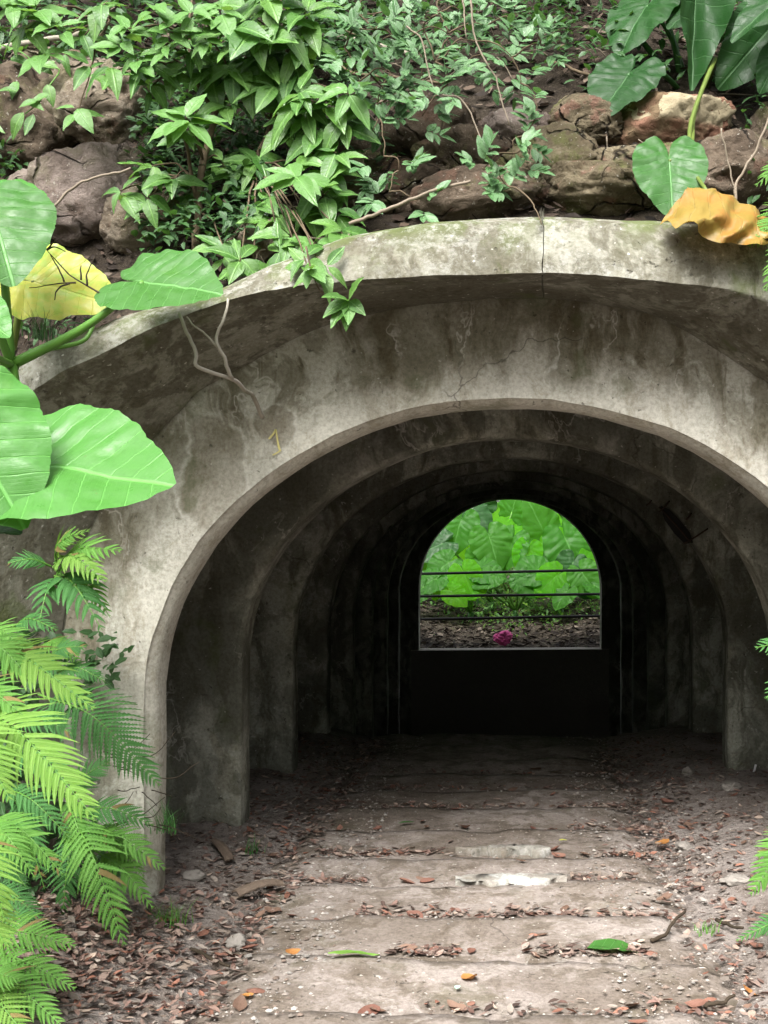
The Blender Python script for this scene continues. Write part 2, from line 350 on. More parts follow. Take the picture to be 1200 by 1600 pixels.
M_fern_lime = mat_leaf('lime_fern_leaf', (0.19, 0.43, 0.06), (0.29, 0.54, 0.10), (0.38, 0.66, 0.08), 0.6, 0.34, 0.25, spec=0.2)
M_fern_dark = mat_leaf('deep_fern_leaf', (0.05, 0.19, 0.045), (0.11, 0.32, 0.08), (0.20, 0.56, 0.08), 0.6, 0.30, 0.25, spec=0.2)
M_bush = mat_leaf('bush_leaf', (0.05, 0.15, 0.03), (0.12, 0.26, 0.06), (0.28, 0.50, 0.08), 0.45, 0.45, 0.2, k=0.9)
def mat_stalk(name, a, c2):
    b = NB(name); n = b.noise(b.mapping(b.coord(), (1, 1, 0.4)), 18, 4)
    return b.finish(b.mix(n, a, c2), 0.45, None, 0.4, 0.12, c2)
M_stalk = mat_stalk('green_stalk', (0.055, 0.16, 0.02), (0.12, 0.27, 0.04))
M_stalk_dark = mat_stalk('dark_green_stalk', (0.02, 0.08, 0.02), (0.05, 0.15, 0.03))
M_stalk_yel = mat_stalk('yellow_green_stalk', (0.075, 0.115, 0.02), (0.13, 0.175, 0.035))
def mat_vcol(name, rough=0.8, trans=0.12):
    b = NB(name); a = b.n('ShaderNodeVertexColor', layer_name='Col').outputs[0]
    n = b.noise(b.coord(), 60, 4, 0.7)
    c = b.mix(b.rng(n, 0.4, 0.7, 0, 0.5), a, b.mix(1.0, a, (0.45, 0.4, 0.38), 'MULTIPLY'))
    return b.finish(c, rough, b.bump(n, 0.4, 0.005), 0.25, trans, a)
M_litter = mat_vcol('dry_leaf_litter')
M_pebble = mat_vcol('pebble', 0.9, 0)
def mat_dry(name, a, c2):
    b = NB(name); rnd = b.n('ShaderNodeObjectInfo').outputs['Random']; v = b.coord()
    n = b.noise(v, 40, 5, 0.7)
    c = b.mix(rnd, a, c2); c = b.mix(b.rng(n, 0.4, 0.7, 0, 0.55), c, b.mix(1.0, c, (0.45, 0.38, 0.36), 'MULTIPLY'))
    return b.finish(c, 0.7, b.bump(n, 0.4, 0.004), 0.3, 0.1, c)
M_dry_red = mat_dry('russet_dry_leaf', (0.155, 0.07, 0.05), (0.24, 0.125, 0.09))
M_dry_brown = mat_dry('brown_dry_leaf', (0.12, 0.072, 0.05), (0.23, 0.145, 0.105))
M_dry_orange = mat_dry('orange_dry_leaf', (0.36, 0.15, 0.045), (0.42, 0.21, 0.06))
M_dead_frond = mat_dry('dead_fern', (0.13, 0.10, 0.03), (0.20, 0.16, 0.05))
def mat_plain(name, a, c2, rough=0.8, scale=20, bumpd=0.005, spec=0.3, metal=0):
    b = NB(name); n = b.noise(b.coord(), scale, 6, 0.65)
    return b.finish(b.mix(n, a, c2), rough, b.bump(n, 0.5, bumpd), spec)
M_white = mat_concrete('whitewashed_concrete', (0.40, 0.40, 0.375), (0.22, 0.205, 0.18), (0.19, 0.16, 0.13), moss=0.1, effl=0.3)
M_stone = mat_plain('grey_stone', (0.17, 0.15, 0.13), (0.31, 0.285, 0.255), scale=45, bumpd=0.015)
M_wood = mat_plain('weathered_bark_piece', (0.07, 0.048, 0.034), (0.19, 0.145, 0.11), scale=35, bumpd=0.02)
M_pink = mat_plain('pink_cloth', (0.92, 0.06, 0.34), (0.95, 0.22, 0.50), 0.6)
M_rail = mat_plain('dark_rail_paint', (0.012, 0.012, 0.012), (0.035, 0.033, 0.03), 0.6)
M_rust = mat_plain('rusty_rebar', (0.025, 0.018, 0.014), (0.07, 0.04, 0.025), 0.9)
M_hollow_shade = mat_plain('painted_hollow_shade', (0.012, 0.011, 0.010), (0.03, 0.027, 0.023), 0.95)  # near-black colour paints the shade of the hollow; no recess is cut
M_chalk = mat_plain('yellow_chalk', (0.50, 0.44, 0.14), (0.64, 0.58, 0.26), 0.9)
M_plastic = mat_plain('white_plastic', (0.7, 0.7, 0.7), (0.8, 0.8, 0.8), 0.4)
M_mint = mat_plain('mint_paper', (0.35, 0.62, 0.48), (0.42, 0.70, 0.55), 0.6)

# ------------------------------------------------------------------ hood curves and terrain
def curve(pts, d, n): return catmull([P(x, y, d) for x, y in pts], n)
L_PX = [(-150, 1560), (-150, 1250), (-140, 1000), (-110, 850), (-60, 730), (0, 650), (83, 592), (167, 550), (229, 517), (292, 492), (354, 471), (450, 452), (600, 438), (720, 430), (847, 427), (933, 430), (1033, 440), (1120, 450), (1187, 467), (1300, 510), (1420, 575), (1540, 660), (1640, 770), (1700, 900), (1720, 1060), (1720, 1300), (1720, 1560)]
F_PX = [(92, 1470), (92, 1250), (93, 1050), (105, 930), (135, 830), (180, 755), (237, 687), (283, 642), (312, 612), (367, 579), (430, 545), (510, 508), (620, 482), (720, 470), (847, 466), (933, 475), (1033, 497), (1120, 545), (1193, 592), (1280, 655), (1360, 730), (1430, 820), (1480, 930), (1500, 1050), (1500, 1150), (1500, 1300), (1500, 1470)]
T_PX = [(-260, 1560), (-260, 1250), (-255, 950), (-220, 790), (-150, 680), (-60, 600), (40, 555), (130, 520), (200, 490), (270, 475), (340, 452), (440, 408), (560, 365), (700, 345), (847, 338), (933, 340), (1033, 345), (1120, 352), (1200, 365), (1320, 410), (1460, 480), (1600, 570), (1720, 690), (1800, 840), (1830, 1020), (1830, 1300), (1830, 1560)]
NH = 156
CL, CF, CT = curve(L_PX, 4.5, NH), curve(F_PX, 4.985, NH), curve(T_PX, 4.62, NH)
_tx = [p.x for p in CT[20:137]]; _tz = [p.z for p in CT[20:137]]
def ztop(x):
    z = float(np.interp(x, _tx, _tz))
    return z
def hillz(x, y):
    s = 0.92 * (y - 4.9) if y < 8 else 0.92 * 3.1 + 0.45 * (y - 8) if y < 11 else 0.92 * 3.1 + 1.35 - 0.52 * (y - 11)
    zt = ztop(x)
    if x < -2.2: zt = zt + (1.9 - zt) * sstep(-2.2, -3.2, x)
    if x > 2.2: zt = zt + (1.9 - zt) * sstep(2.2, 3.2, x)
    zt = zt + (max(zt, 3.15) - zt) * sstep(5.0, 6.6, y)
    return zt - 0.04 + s + 0.10 * fbm((x * 1.1, y * 1.1, 3.0), 4) + 0.03 * fbm((x * 6, y * 6, 1.0), 3)
def hillpt(px, py, d0=4.75):
    d = d0
    while d < 11:
        p = P(px, py, d)
        if p.z < hillz(p.x, p.y): return p
        d += 0.02
    return P(px, py, 7)
PATH_C = -0.16
def groundz(x, y):
    side = sstep(0.85, 1.15, abs(x - PATH_C))
    z = -0.05 + side * 0.06 + 0.07 * sstep(1.05, 1.55, abs(x - PATH_C))
    z += 0.018 * fbm((x * 3, y * 3, 0), 4) + 0.008 * fbm((x * 14, y * 14, 4), 2)
    if y < 5.2: z += 0.13 * math.exp(-((x + 2.05) ** 2 / 0.35 + (y - 4.35) ** 2 / 0.5))
    z -= 1.5 * sstep(9.65, 13.0, y) * (1 - sstep(16.98, 17.3, y)) * (1 if abs(x) < 3.5 else 0)
    if y > 17.3: z += 0.45 * sstep(18.7, 21.8, y)
    return z

# ground: one sheet, fine where the camera looks
xs = np.concatenate([np.array([-60, -40, -25, -15, -10, -7, -5, -4]), np.arange(-3.4, 3.41, 0.045), np.array([4, 5, 7, 10, 15, 25, 40, 60])])
ys = np.concatenate([np.array([-40, -25, -14, -8, -4, -1, 1, 2.2]), np.arange(3.0, 9.6, 0.045), np.arange(9.7, 16.8, 0.25), np.arange(16.9, 23, 0.1), np.array([24, 26, 30, 38, 50, 70, 90])])
gv = [(x, y, groundz(x, y)) for y in ys for x in xs]
ground = obj('ground', mesh('ground', gv, grid_faces(len(ys), len(xs)), M_ground)); tag(ground, 'bare dirt ground scattered with leaves and grit', kind='structure')

def sheet(name, x0, x1, y0, y1, sx, sy, mat, dz, label, jag=0.0):
    X, Y = np.arange(x0, x1 + 1e-6, sx), np.arange(y0, y1 + 1e-6, sy)
    v = [(x, y + (jag * fbm((x * 2.5, 0, 7), 4) if k == 0 else 0), groundz(x, y) + dz) for k, y in enumerate(Y) for x in X]
    return tag(obj(name, mesh(name, v, grid_faces(len(Y), len(X)), mat)), label, kind='structure')
#sheet('tunnel_floor', -1.9, 1.9, 9.45, 16.95, .1, .25, M_hill, 0.03, 'dark packed earth floor deep in the tunnel', 0.25)
sheet('planting_bed', -14, 14, 17.4, 44, .2, .2, M_bed, 0.012, 'dark soil bed beyond the far railing')
# hillside above the tunnel
hx = np.concatenate([np.arange(-14, -4, 0.8), np.arange(-4, 4.01, 0.07), np.arange(4.5, 14, 0.8)])
hy = np.concatenate([np.arange(4.95, 8.5, 0.07), np.arange(8.6, 17.3, 0.6)])
hv = []
for x in hx:
    out = abs(x) > 2.62
    hv.append((x, 4.7 if out else 5.25, -0.3 if out else hillz(x, 5.0) - 0.35))
    hv.append((x, 4.85 if out else 5.1, 0.55 * hillz(x, 4.95) if out else hillz(x, 5.0) - 0.15))
    for y in hy: hv.append((x, y, hillz(x, y)))
nc = len(hy) + 2
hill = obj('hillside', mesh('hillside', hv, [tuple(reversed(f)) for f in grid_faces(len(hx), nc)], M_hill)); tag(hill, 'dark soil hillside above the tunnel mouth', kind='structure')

# ------------------------------------------------------------------ tunnel
tunnel = empty('tunnel', (0, 5, 0), 'mossy arched concrete tunnel with repeating ribs under the hillside', 'tunnel')
ZS = 0.942
def arch(a, b, zs=ZS, z0=-1.7, ns=18, na=56):
    pts = [(-a, z0 + (zs - z0) * i / ns) for i in range(ns)]
    pts += [(-a * math.cos(math.pi * i / na), zs + b * math.sin(math.pi * i / na)) for i in range(na + 1)]
    pts += [(a, zs + (z0 - zs) * (i + 1) / ns) for i in range(ns)]
    return pts
A0, B0 = 1.50, 1.285
def wob(p, amp, s=2.0, seed=0.0):
    return p + Vector((fbm(p * s + Vector((seed, 0, 0))), 0.6 * fbm(p * s + Vector((0, 5 + seed, 0))), fbm(p * s + Vector((0, 0, 9 + seed))))) * amp
def loft(rows, name, mat, parent, amp=0.006, s=2.2, seed=0.0, flip=False, chip=0.0, sharp=32):
    vs = [wob(wob(Vector(p), amp, s, seed), chip, 14.0, seed) for r in rows for p in r]
    f = grid_faces(len(rows), len(rows[0]))
    if flip: f = [tuple(reversed(q)) for q in f]
    me = mesh(name, vs, f, mat); me.set_sharp_from_angle(angle=math.radians(sharp))
    return obj(name, me, parent)
def arow(o, y): return [Vector((x, y, z)) for x, z in arch(A0 + o, B0 + o)]
# portal wall: from the arch edge out to the hood
na = len(arch(1, 1))
def prow(o, y): return [Vector((x, y, z)) for x, z in arch(1.545 + o, 1.30 + o * .6)]
edge = prow(0.045, 5.0)
CF2 = catmull(CF, na - 1)
outer = []
for p in CF2:
    c = Vector((-0.05, p.y, 1.0)); dv = p - c
    q = p + dv.normalized() * 0.10; q.y = 5.0; outer.append(q)
rows = []
for k in range(15):
    t = 1 - k / 14
    rows.append([edge[i].lerp(outer[i], t) for i in range(na)])
rows += [prow(0.043, 5.010), prow(0.036, 5.018), prow(0.020, 5.032), prow(0.006, 5.055), prow(0.0, 5.075), prow(0.0, 5.12), prow(0.0, 5.17), prow(0.006, 5.182), prow(0.05, 5.19), prow(0.46, 5.19)]
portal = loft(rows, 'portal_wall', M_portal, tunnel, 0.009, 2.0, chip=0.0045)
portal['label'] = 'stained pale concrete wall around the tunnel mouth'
# hood: two segments with an open joint near the crown
def hood_rows(i0, i1, x_cut=None):
    rows = []
    def seg(fn): rows.append([fn(i) for i in range(i0, i1 + 1)])
    C = Vector((0, 0, 0.6))
    for t in (0, 0.2, 0.4, 0.6, 0.8, 0.93, 0.985): seg(lambda i: CF[i].lerp(CL[i], t))
    seg(lambda i: CL[i] + (CT[i] - CL[i]) * 0.015 + Vector((0, -0.004, 0)))
    seg(lambda i: CL[i] + (CT[i] - CL[i]) * 0.06 + Vector((0, -0.006, 0)))
    for t in (0.16, 0.35, 0.55, 0.75, 0.92):
        seg(lambda i: CL[i].lerp(CT[i], t) + Vector((0, -0.02 * math.sin(math.pi * t) , 0)))
    def back(i, t):
        p = CT[i]; o = Vector((p.x, 0, p.z)) - C; o.normalize()
        return Vector((p.x, p.y, p.z)) + Vector((o.x * 0.09 * t, 0.62 * t, o.z * 0.09 * t)) + o * 0.02 * math.sin(math.pi * t)
    for t in (0.08, 0.2, 0.45, 0.7, 1.0): seg(lambda i, t=t: back(i, t))
    return rows
KC = 84
for i0, i1 in ((0, KC), (KC, NH)):
    r = hood_rows(i0, i1)
    for q, row in enumerate(r):
        g = 0.0015 + 0.003 * abs(fbm((q * .7, 0, 3)))
        jx = Vector((0.012 * fbm((q * 0.9, 1, 5), 3), 0, 0))
        if i1 == KC: row[-1] = row[-1] + jx + Vector((-g, 0, 0)); row.append(row[-1] + Vector((-0.004, 0.05, 0.05)))
        else: row[0] = row[0] + jx + Vector((g, 0, 0)); row.insert(0, row[0] + Vector((0.004, 0.05, 0.05)))
    h = loft(r, 'hood', M_hood, tunnel, 0.010, 1.6, chip=0.003, sharp=70)
    h['label'] = 'left half of the mossy concrete hood' if i1 == KC else 'right half of the mossy concrete hood'
# ribs
rib_y = [6.42, 7.93, 9.44, 10.95, 12.46, 13.97, 15.48]
ribs = []
for k, y in enumerate(rib_y):
    rr = [arow(0.47, y), arow(0.30, y), arow(0.15, y), arow(0.03, y), arow(0.022, y + 0.004), arow(0.004, y + 0.018), arow(0.0, y + 0.03), arow(0.0, y + 0.12), arow(0.0, y + 0.21), arow(0.02, y + 0.23), arow(0.2, y + 0.23), arow(0.47, y + 0.23)]
    ribs.append(loft(rr, 'rib', M_rib, tunnel, 0.010, 1.9, seed=3.7 * k, chip=0.004))
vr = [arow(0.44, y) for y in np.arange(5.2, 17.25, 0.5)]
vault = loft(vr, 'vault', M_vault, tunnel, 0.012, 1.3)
# far end wall
ye = 16.95
orow = []
for i, (x, z) in enumerate(arch(1, 1)):
    an = math.atan2(z - ZS, x)
    orow.append(Vector((max(-4.5, min(4.5, 7 * math.cos(an))) if z > ZS else (-4.5 if x < 0 else 4.5), ye, min(3.7, ZS + max(0, 7 * math.sin(an))) if z > ZS else z)))
def earow(o, y): return [Vector((x, y, z)) for x, z in arch(1.345 + o, 1.325 + o)]
er = [orow, earow(0.5, ye), earow(0, ye), earow(0, ye + 0.15), earow(0, ye + 0.33), earow(0.5, ye + 0.33), [p + Vector((0, 0.33, 0)) for p in orow]]
endw = loft(er, 'end_wall', M_rib, tunnel, 0.006)
# exposed reinforcement in the third rib (right shoulder)
yr = 7.93
def onrib(px, py, dy=-0.012): 
    p = P(px, py, yr + dy); return p
hole = [(1032, 790), (1046, 796), (1062, 812), (1078, 832), (1083, 848), (1070, 850), (1054, 834), (1038, 812)]
hv2 = [onrib(x, y, -0.010) for x, y in hole] + [onrib(x, y, 0.02) for x, y in hole]
hf = [tuple(range(8))] + [(i, (i + 1) % 8, 8 + (i + 1) % 8, 8 + i) for i in range(8)]
hp = obj('spalled_hollow', mesh('spalled_hollow', hv2, hf, M_hollow_shade, False), ribs[1]); hp['label'] = 'broken hollow in the rib concrete, its shade painted as a flat dark patch'
for a, c in (((1046, 783), (1030, 800)), ((1080, 802), (1072, 812)), ((1106, 826), (1068, 850)), ((1030, 792), (1080, 848)), ((1018, 782), (1010, 790))):
    tube('reinforcing_bar', [onrib(*a, -0.02), onrib((a[0] + c[0]) / 2 + 1, (a[1] + c[1]) / 2, -0.03), onrib(*c, -0.02)], 0.006, 0.006, M_rust, ribs[1], 6, 6)
# yellow chalk strokes on the portal wall
def chalk(name, strokes, parent):
    vs, fs = [], []
    for st in strokes:
        pts = catmull([P(x, y, 4.99) for x, y in st], 8)
        for i, p in enumerate(pts):
            t = pts[min(i + 1, 8)] - pts[max(0, i - 1)]; nrm = Vector((t.z, 0, -t.x)).normalized() * (0.0038 + 0.0015 * fbm(p * 40))
            vs += [p + nrm, p - nrm]
        o = len(vs) - 18
        fs += [(o + 2 * i, o + 2 * i + 1, o + 2 * i + 3, o + 2 * i + 2) for i in range(8)]
    return obj(name, mesh(name, vs, fs, M_chalk), parent)
cm = chalk('chalk_mark', [[(420, 686), (427, 678), (431, 671)], [(431, 671), (434, 690), (437, 704)], [(426, 711), (432, 708), (439, 703)]], portal); cm['label'] = 'yellow chalk numeral one'
#chalk('chalk_mark', [[(725, 558), (727, 570)], [(733, 572), (738, 556), (742, 570)]], portal); chalk('chalk_mark', [[(775, 552), (778, 570)]], portal)

# ------------------------------------------------------------------ stepped path
path = empty('path', (PATH_C, 5, 0), 'worn stepped concrete path running into the tunnel', None); tag(path, kind='structure')
lips = [2.85, 3.42, 3.98, 4.53, 4.99, 5.48, 5.97, 6.50, 7.05, 7.55, 8.05, 8.6, 9.15, 9.7]
def step_top(x, y):
    for i in range(len(lips) - 1):
        if lips[i] <= y < lips[i + 1]:
            t = (y - lips[i]) / (lips[i + 1] - lips[i])
            return -0.006 + 0.030 * t + 0.006 * fbm((x * 3, y * 3, 8))
    return -0.04
for i in range(len(lips) - 1):
    y0, y1 = lips[i], lips[i + 1]
    xl, xr = PATH_C - 1.12 + random.uniform(-.07, .07), PATH_C + 1.08 + random.uniform(-.07, .1)
    NX, NY = 56, 11
    vs = []
    for r in range(NY):
        t = r / (NY - 1)
        for c in range(NX):
            u = c / (NX - 1); x = xl + (xr - xl) * u
            ylip1 = y1 + 0.10 * fbm((x * 1.1, i * 3.3, 0), 5) ; ylip0 = y0 + 0.10 * fbm((x * 1.1, (i - 1) * 3.3, 0), 5) - 0.02
            y = ylip0 + (ylip1 - ylip0) * t
            x2 = x + 0.05 * fbm((u * 2, y * 3, i)) * (1 if 0 < c < NX - 1 else 2)
            z = -0.006 + 0.034 * t * (0.4 + 0.6 * sstep(-.35, .2, fbm((x * 1.4, i * 5.0, 6), 3))) + 0.006 * fbm((x * 3, y * 3, 8)) + 0.012 * fbm((x * 1.2, i * 7.0, 2))
            z -= 0.05 * max(sstep(0.16, 0, u), sstep(0.84, 1, u))
            if r >= NY - 2: z -= 0.001 + 0.008 * max(0, fbm((x * 7, i * 2, 5))) if r == NY - 2 else 0.004 + 0.016 * max(0, fbm((x * 7, i * 2, 5)))
            vs.append((x2, y, z))
    # far riser
    for c in range(NX):
        v = vs[(NY - 1) * NX + c]; vs.append((v[0], v[1] + 0.035, -0.06))
    obj('step', mesh('step', vs, grid_faces(NY + 1, NX), M_step), path)

# ------------------------------------------------------------------ boulders on the hillside
def boulder_mesh(seed, sub=5, rough=0.22, mat=None):
    bm = bmesh.new(); bmesh.ops.create_icosphere(bm, subdivisions=sub, radius=1.0)
    off = Vector((seed * 3.1, seed * 1.7, seed * 0.9)); rp = random.Random(seed * 13)
    planes = [(Vector((rp.gauss(0, 1), rp.gauss(0, 1), rp.gauss(0, 1))).normalized(), rp.uniform(.68, .95)) for _ in range(11)]
    for v in bm.verts:
        n = v.co.normalized()
        d = 1 + rough * fbm(n * 1.3 + off, 5) + 0.10 * (0.5 - abs(fbm(n * 2.6 + off * 2, 4))) * 1.0 - 0.05 * sstep(0.06, 0.0, abs(fbm(n * 2.1 + off * 3, 2)))
        d = min(d, 1.10 + 0.05 * fbm(n * 4 + off))
        for pn, pd in planes:
            cs_ = n.dot(pn)
            if cs_ > 0.2: d = min(d, pd / cs_ + 0.02 * fbm(n * 3 + off))
        d += 0.07 * (0.4 - abs(fbm(n * 5 + off, 5))) + 0.035 * fbm(n * 11 + off, 4)
        d -= 0.07 * sstep(0.05, 0.0, abs(fbm(n * 1.6 + off * 1.7 + Vector((0, 0, 0.5 * n.x)), 3)))
        v.co = n * d
    me = bpy.data.meshes.new('boulder'); bm.to_mesh(me); bm.free()
    me.polygons.foreach_set('use_smooth', [True] * len(me.polygons)); me.materials.append(mat)
    return me
def boulder(px, py, w, h, mat, label, seed, d=None, depth=0.8, roll=0.0, rough=0.22, group='rocks embedded above the hood'):
    p = hillpt(px, py) + Vector((0, -.09, 0)) if d is None else P(px, py, d)
    s = p.y / FPX * (1.16 if d is None else 1)
    me = boulder_mesh(seed, 5, rough, mat)
    M = Matrix.Translation(p + Vector((0, 0.05, 0))) @ Matrix.Rotation(roll, 4, 'Y') @ Matrix.Diagonal((w / 2 * s, (w + h) / 4 * s * depth, h / 2 * s, 1))
    # bake the scale so that the rock's texture keeps its real size
    S = Matrix.Diagonal((w / 2 * s, (w + h) / 4 * s * depth, h / 2 * s, 1)); me.transform(S)
    o = obj('boulder', me, None, Matrix.Translation(p + Vector((0, 0.05, 0))) @ Matrix.Rotation(roll, 4, 'Y'))
    return tag(o, label, 'rock', group)
boulder(665, 225, 170, 125, M_rock_brown, 'reddish brown rough rock behind the small leaved shrub', 1)
boulder(610, 300, 190, 110, M_rock_brown, 'dark brown low rock at the left end of the hood top', 2)
boulder(765, 315, 200, 80, M_rock_brown, 'long flat brown rock lying on the middle of the hood', 3, roll=-.05)
boulder(865, 265, 150, 110, M_rock_moss, 'mossy grey green rock right of the small leaved sprays', 4)
boulder(905, 205, 130, 80, M_rock_moss, 'mossy upper rock below the notched heart leaf', 5)
boulder(1035, 205, 190, 110, M_rock_patch, 'brown rock with cream flaking patches behind the heart leaves', 6, rough=0.14)
boulder(945, 305, 230, 90, M_rock_moss, 'broad mossy rock resting on the right of the hood', 7)
boulder(1120, 285, 220, 130, M_rock_brown, 'dark brown rock behind the withered yellow leaf', 8)
boulder(170, 180, 180, 130, M_rock_tan, 'pale tan rock left of the leafy shrub stem', 9)
boulder(50, 215, 170, 170, M_rock_brown, 'dark cracked rock at the left edge of the slope', 10)
boulder(150, 320, 230, 160, M_rock_pink, 'pinkish grey fissured rock above the yellow leaf', 11, rough=0.3)
boulder(1240, 230, 160, 150, M_rock_brown, 'shadowy rock at the right edge of the slope', 12)
boulder(720, 255, 150, 90, M_rock_brown, 'brown rock wedged behind the hanging leaf sprays', 21)
boulder(800, 215, 130, 70, M_rock_pink, 'pinkish rock between the sprays and the mossy rocks', 22)
boulder(1000, 275, 170, 100, M_rock_moss, 'mossy brown rock under the small heart leaf', 23)
boulder(560, 250, 120, 110, M_rock_brown, 'brown rock between the two shrubs', 24)
boulder(255, 350, 150, 110, M_rock_tan, 'tan earthy rock by the foot of the leafy shrub', 25)
boulder(90, 130, 150, 80, M_rock_tan, 'weathered rock below the thick cane', 26)
boulder(440, 385, 150, 70, M_rock_tan, 'low earthy rock left of the hood crown under twigs', 14)

# ------------------------------------------------------------------ litter and grit
PAL = [(0.23, 0.15, 0.12), (0.32, 0.23, 0.19), (0.40, 0.34, 0.29), (0.21, 0.17, 0.14), (0.17, 0.10, 0.08), (0.38, 0.28, 0.23), (0.29, 0.20, 0.165), (0.12, 0.08, 0.065), (0.34, 0.16, 0.11), (0.46, 0.36, 0.29), (0.27, 0.17, 0.14)]
def litter(name, pts, size, pal, label, cat, seed=1, tilt=0.5):
    R = random.Random(seed); vs, fs, cs = [], [], []
    for p, nrm in pts:
        L = size * R.uniform(0.5, 1.3); W = L * R.uniform(0.22, 0.5); c = R.choice(pal); k = R.uniform(0.45, 0.95)
        az = R.uniform(0, 6.283); n = (nrm + Vector((R.uniform(-1, 1), R.uniform(-1, 1), R.uniform(-.3, 1))) * tilt).normalized()
        x = Vector((math.cos(az), math.sin(az), 0)); x = (x - n * x.dot(n)).normalized(); y = n.cross(x)
        cu = R.uniform(-0.1, 0.35) * L; fo = R.uniform(0.0, 0.4) * W; o = len(vs)
        base = p + n * 0.006
        for (u, w) in ((-.5, 0), (-.2, .42), (-.2, 0), (-.2, -.42), (.15, .5), (.15, 0), (.15, -.5), (.5, 0)):
            vs.append(base + x * u * L + y * w * W + n * (cu * (u * u * 2) + fo * abs(w) * 1.6))
            cs.append((c[0] * k, c[1] * k, c[2] * k, 1))
        fs += [(o, o + 2, o + 1), (o, o + 3, o + 2), (o + 1, o + 2, o + 5, o + 4), (o + 2, o + 3, o + 6, o + 5), (o + 4, o + 5, o + 7), (o + 5, o + 6, o + 7)]
    ob = obj(name, mesh(name, vs, fs, M_litter, False, col=cs)); return tag(ob, label, cat, kind='stuff')
UP = Vector((0, 0, 1))
def gsurf(x, y):
    z = groundz(x, y)
    if abs(x - PATH_C) < 1.05 and y < 9.7: z = max(z, step_top(x, y))
    return z
R = random.Random(5)
pts = []
for _ in range(5200):     # sides of the path, thicker towards the walls
    y = R.uniform(3.3, 9.5); sgn = R.choice((-1, 1)); x = PATH_C + sgn * (0.75 + abs(R.gauss(0, 0.5)) + 0.1)
    if sgn > 0 and R.random() < 0.25: continue
    if abs(x) < 1.9 or y < 4.9: pts.append((Vector((x, y, gsurf(x, y))), UP))
for _ in range(2600):     # heap in the lower left corner
    x, y = R.gauss(-1.75, 0.38), R.gauss(4.25, 0.42)
    if x < -1.0: pts.append((Vector((x, y, gsurf(x, y) + R.uniform(0, .03))), UP))
for (lp, x0, x1, n) in ((4.56, -.48, -.2, 45), (4.55, .05, .55, 80), (5.02, -.7, .2, 110), (5.02, .2, .7, 40), (5.52, -1.1, -.7, 40), (5.52, .3, .6, 50), (6.0, -1.0, -.3, 90), (6.0, .45, .75, 40), (6.53, .3, .8, 40), (7.08, -.8, .1, 70), (7.08, .3, .8, 60), (7.6, -.9, .7, 60), (8.1, -.9, .7, 50), (3.99, -.3, .7, 40)):
    for _ in range(int(n * 1.7)):
        x = R.uniform(x0, x1); y = lp + abs(R.gauss(0, 0.06)) + 0.01
        pts.append((Vector((x, y, gsurf(x, y) + 0.006)), UP))
litter('leaf_litter', pts, 0.050, PAL, 'brown leaf litter heaped along both sides of the path', 'leaf litter', 2, 0.45)
pts = []
for _ in range(9000):
    x, y = R.uniform(-3.2, 3.2), R.uniform(4.95, 8.6)
    z = hillz(x, y); e = 0.03
    n = Vector((-(hillz(x + e, y) - z) / e, -(hillz(x, y + e) - z) / e, 1)).normalized()
    pts.append((Vector((x, y, z)) + n * R.uniform(0, .03), n))
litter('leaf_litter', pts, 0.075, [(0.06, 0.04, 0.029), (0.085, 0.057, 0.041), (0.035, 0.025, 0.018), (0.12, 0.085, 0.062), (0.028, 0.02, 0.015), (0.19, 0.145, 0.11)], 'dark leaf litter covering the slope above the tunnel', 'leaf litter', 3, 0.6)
pts = []
for _ in range(3000):
    x, y = R.uniform(-2.6, 2.6), R.uniform(17.3, 22.0)
    pts.append((Vector((x, y, groundz(x, y) + R.uniform(0, .04))), UP))
litter('leaf_litter', pts, 0.15, [(0.05, 0.038, 0.028), (0.03, 0.022, 0.017), (0.09, 0.07, 0.052), (0.22, 0.18, 0.14)], 'dark leaf litter on the bank beyond the far railing', 'leaf litter', 4, 0.6)
# grit
def grit(name, pts, label, seed):
    Rr = random.Random(seed); vs, fs, cs = [], [], []
    base = [(0, 0, .7), (.9, 0, .1), (.28, .86, 0), (-.73, .53, .1), (-.73, -.53, 0), (.28, -.86, .1), (0, 0, -.5)]
    ff = [(0, 1, 2), (0, 2, 3), (0, 3, 4), (0, 4, 5), (0, 5, 1), (6, 2, 1), (6, 3, 2), (6, 4, 3), (6, 5, 4), (6, 1, 5)]
    for p, r in pts:
        o = len(vs); g = Rr.uniform(0.6, 1.3); c = Rr.choice([(0.22, 0.19, 0.165), (0.29, 0.27, 0.245), (0.17, 0.13, 0.105), (0.30, 0.28, 0.255)]); an = Rr.uniform(0, 6.28); sx, sy, sz = (Rr.uniform(.7, 1.3) for _ in range(3))
        for b in base:
            x, y = b[0] * sx, b[1] * sy
            vs.append(p + Vector((x * math.cos(an) - y * math.sin(an), x * math.sin(an) + y * math.cos(an), b[2] * sz * .8)) * r * Rr.uniform(.85, 1.15)); cs.append((c[0] * g, c[1] * g, c[2] * g, 1))
        fs += [tuple(o + q for q in f) for f in ff]
    return tag(obj(name, mesh(name, vs, fs, M_pebble, False, col=cs)), label, 'gravel', kind='stuff')
pts = []
for _ in range(9500):
    y = R.uniform(3.3, 9.6); s = R.choice((-1, 1)); x = PATH_C + s * (0.55 + abs(R.gauss(0.35, 0.38)))
    if abs(x) > 1.85 and y > 4.9: continue
    pts.append((Vector((x, y, gsurf(x, y))), 0.003 + 0.014 * R.random() ** 4))
for _ in range(1200):
    x, y = R.uniform(-1.1, .9), R.uniform(3.3, 8); pts.append((Vector((x, y, gsurf(x, y))), 0.003 + 0.006 * R.random() ** 3))
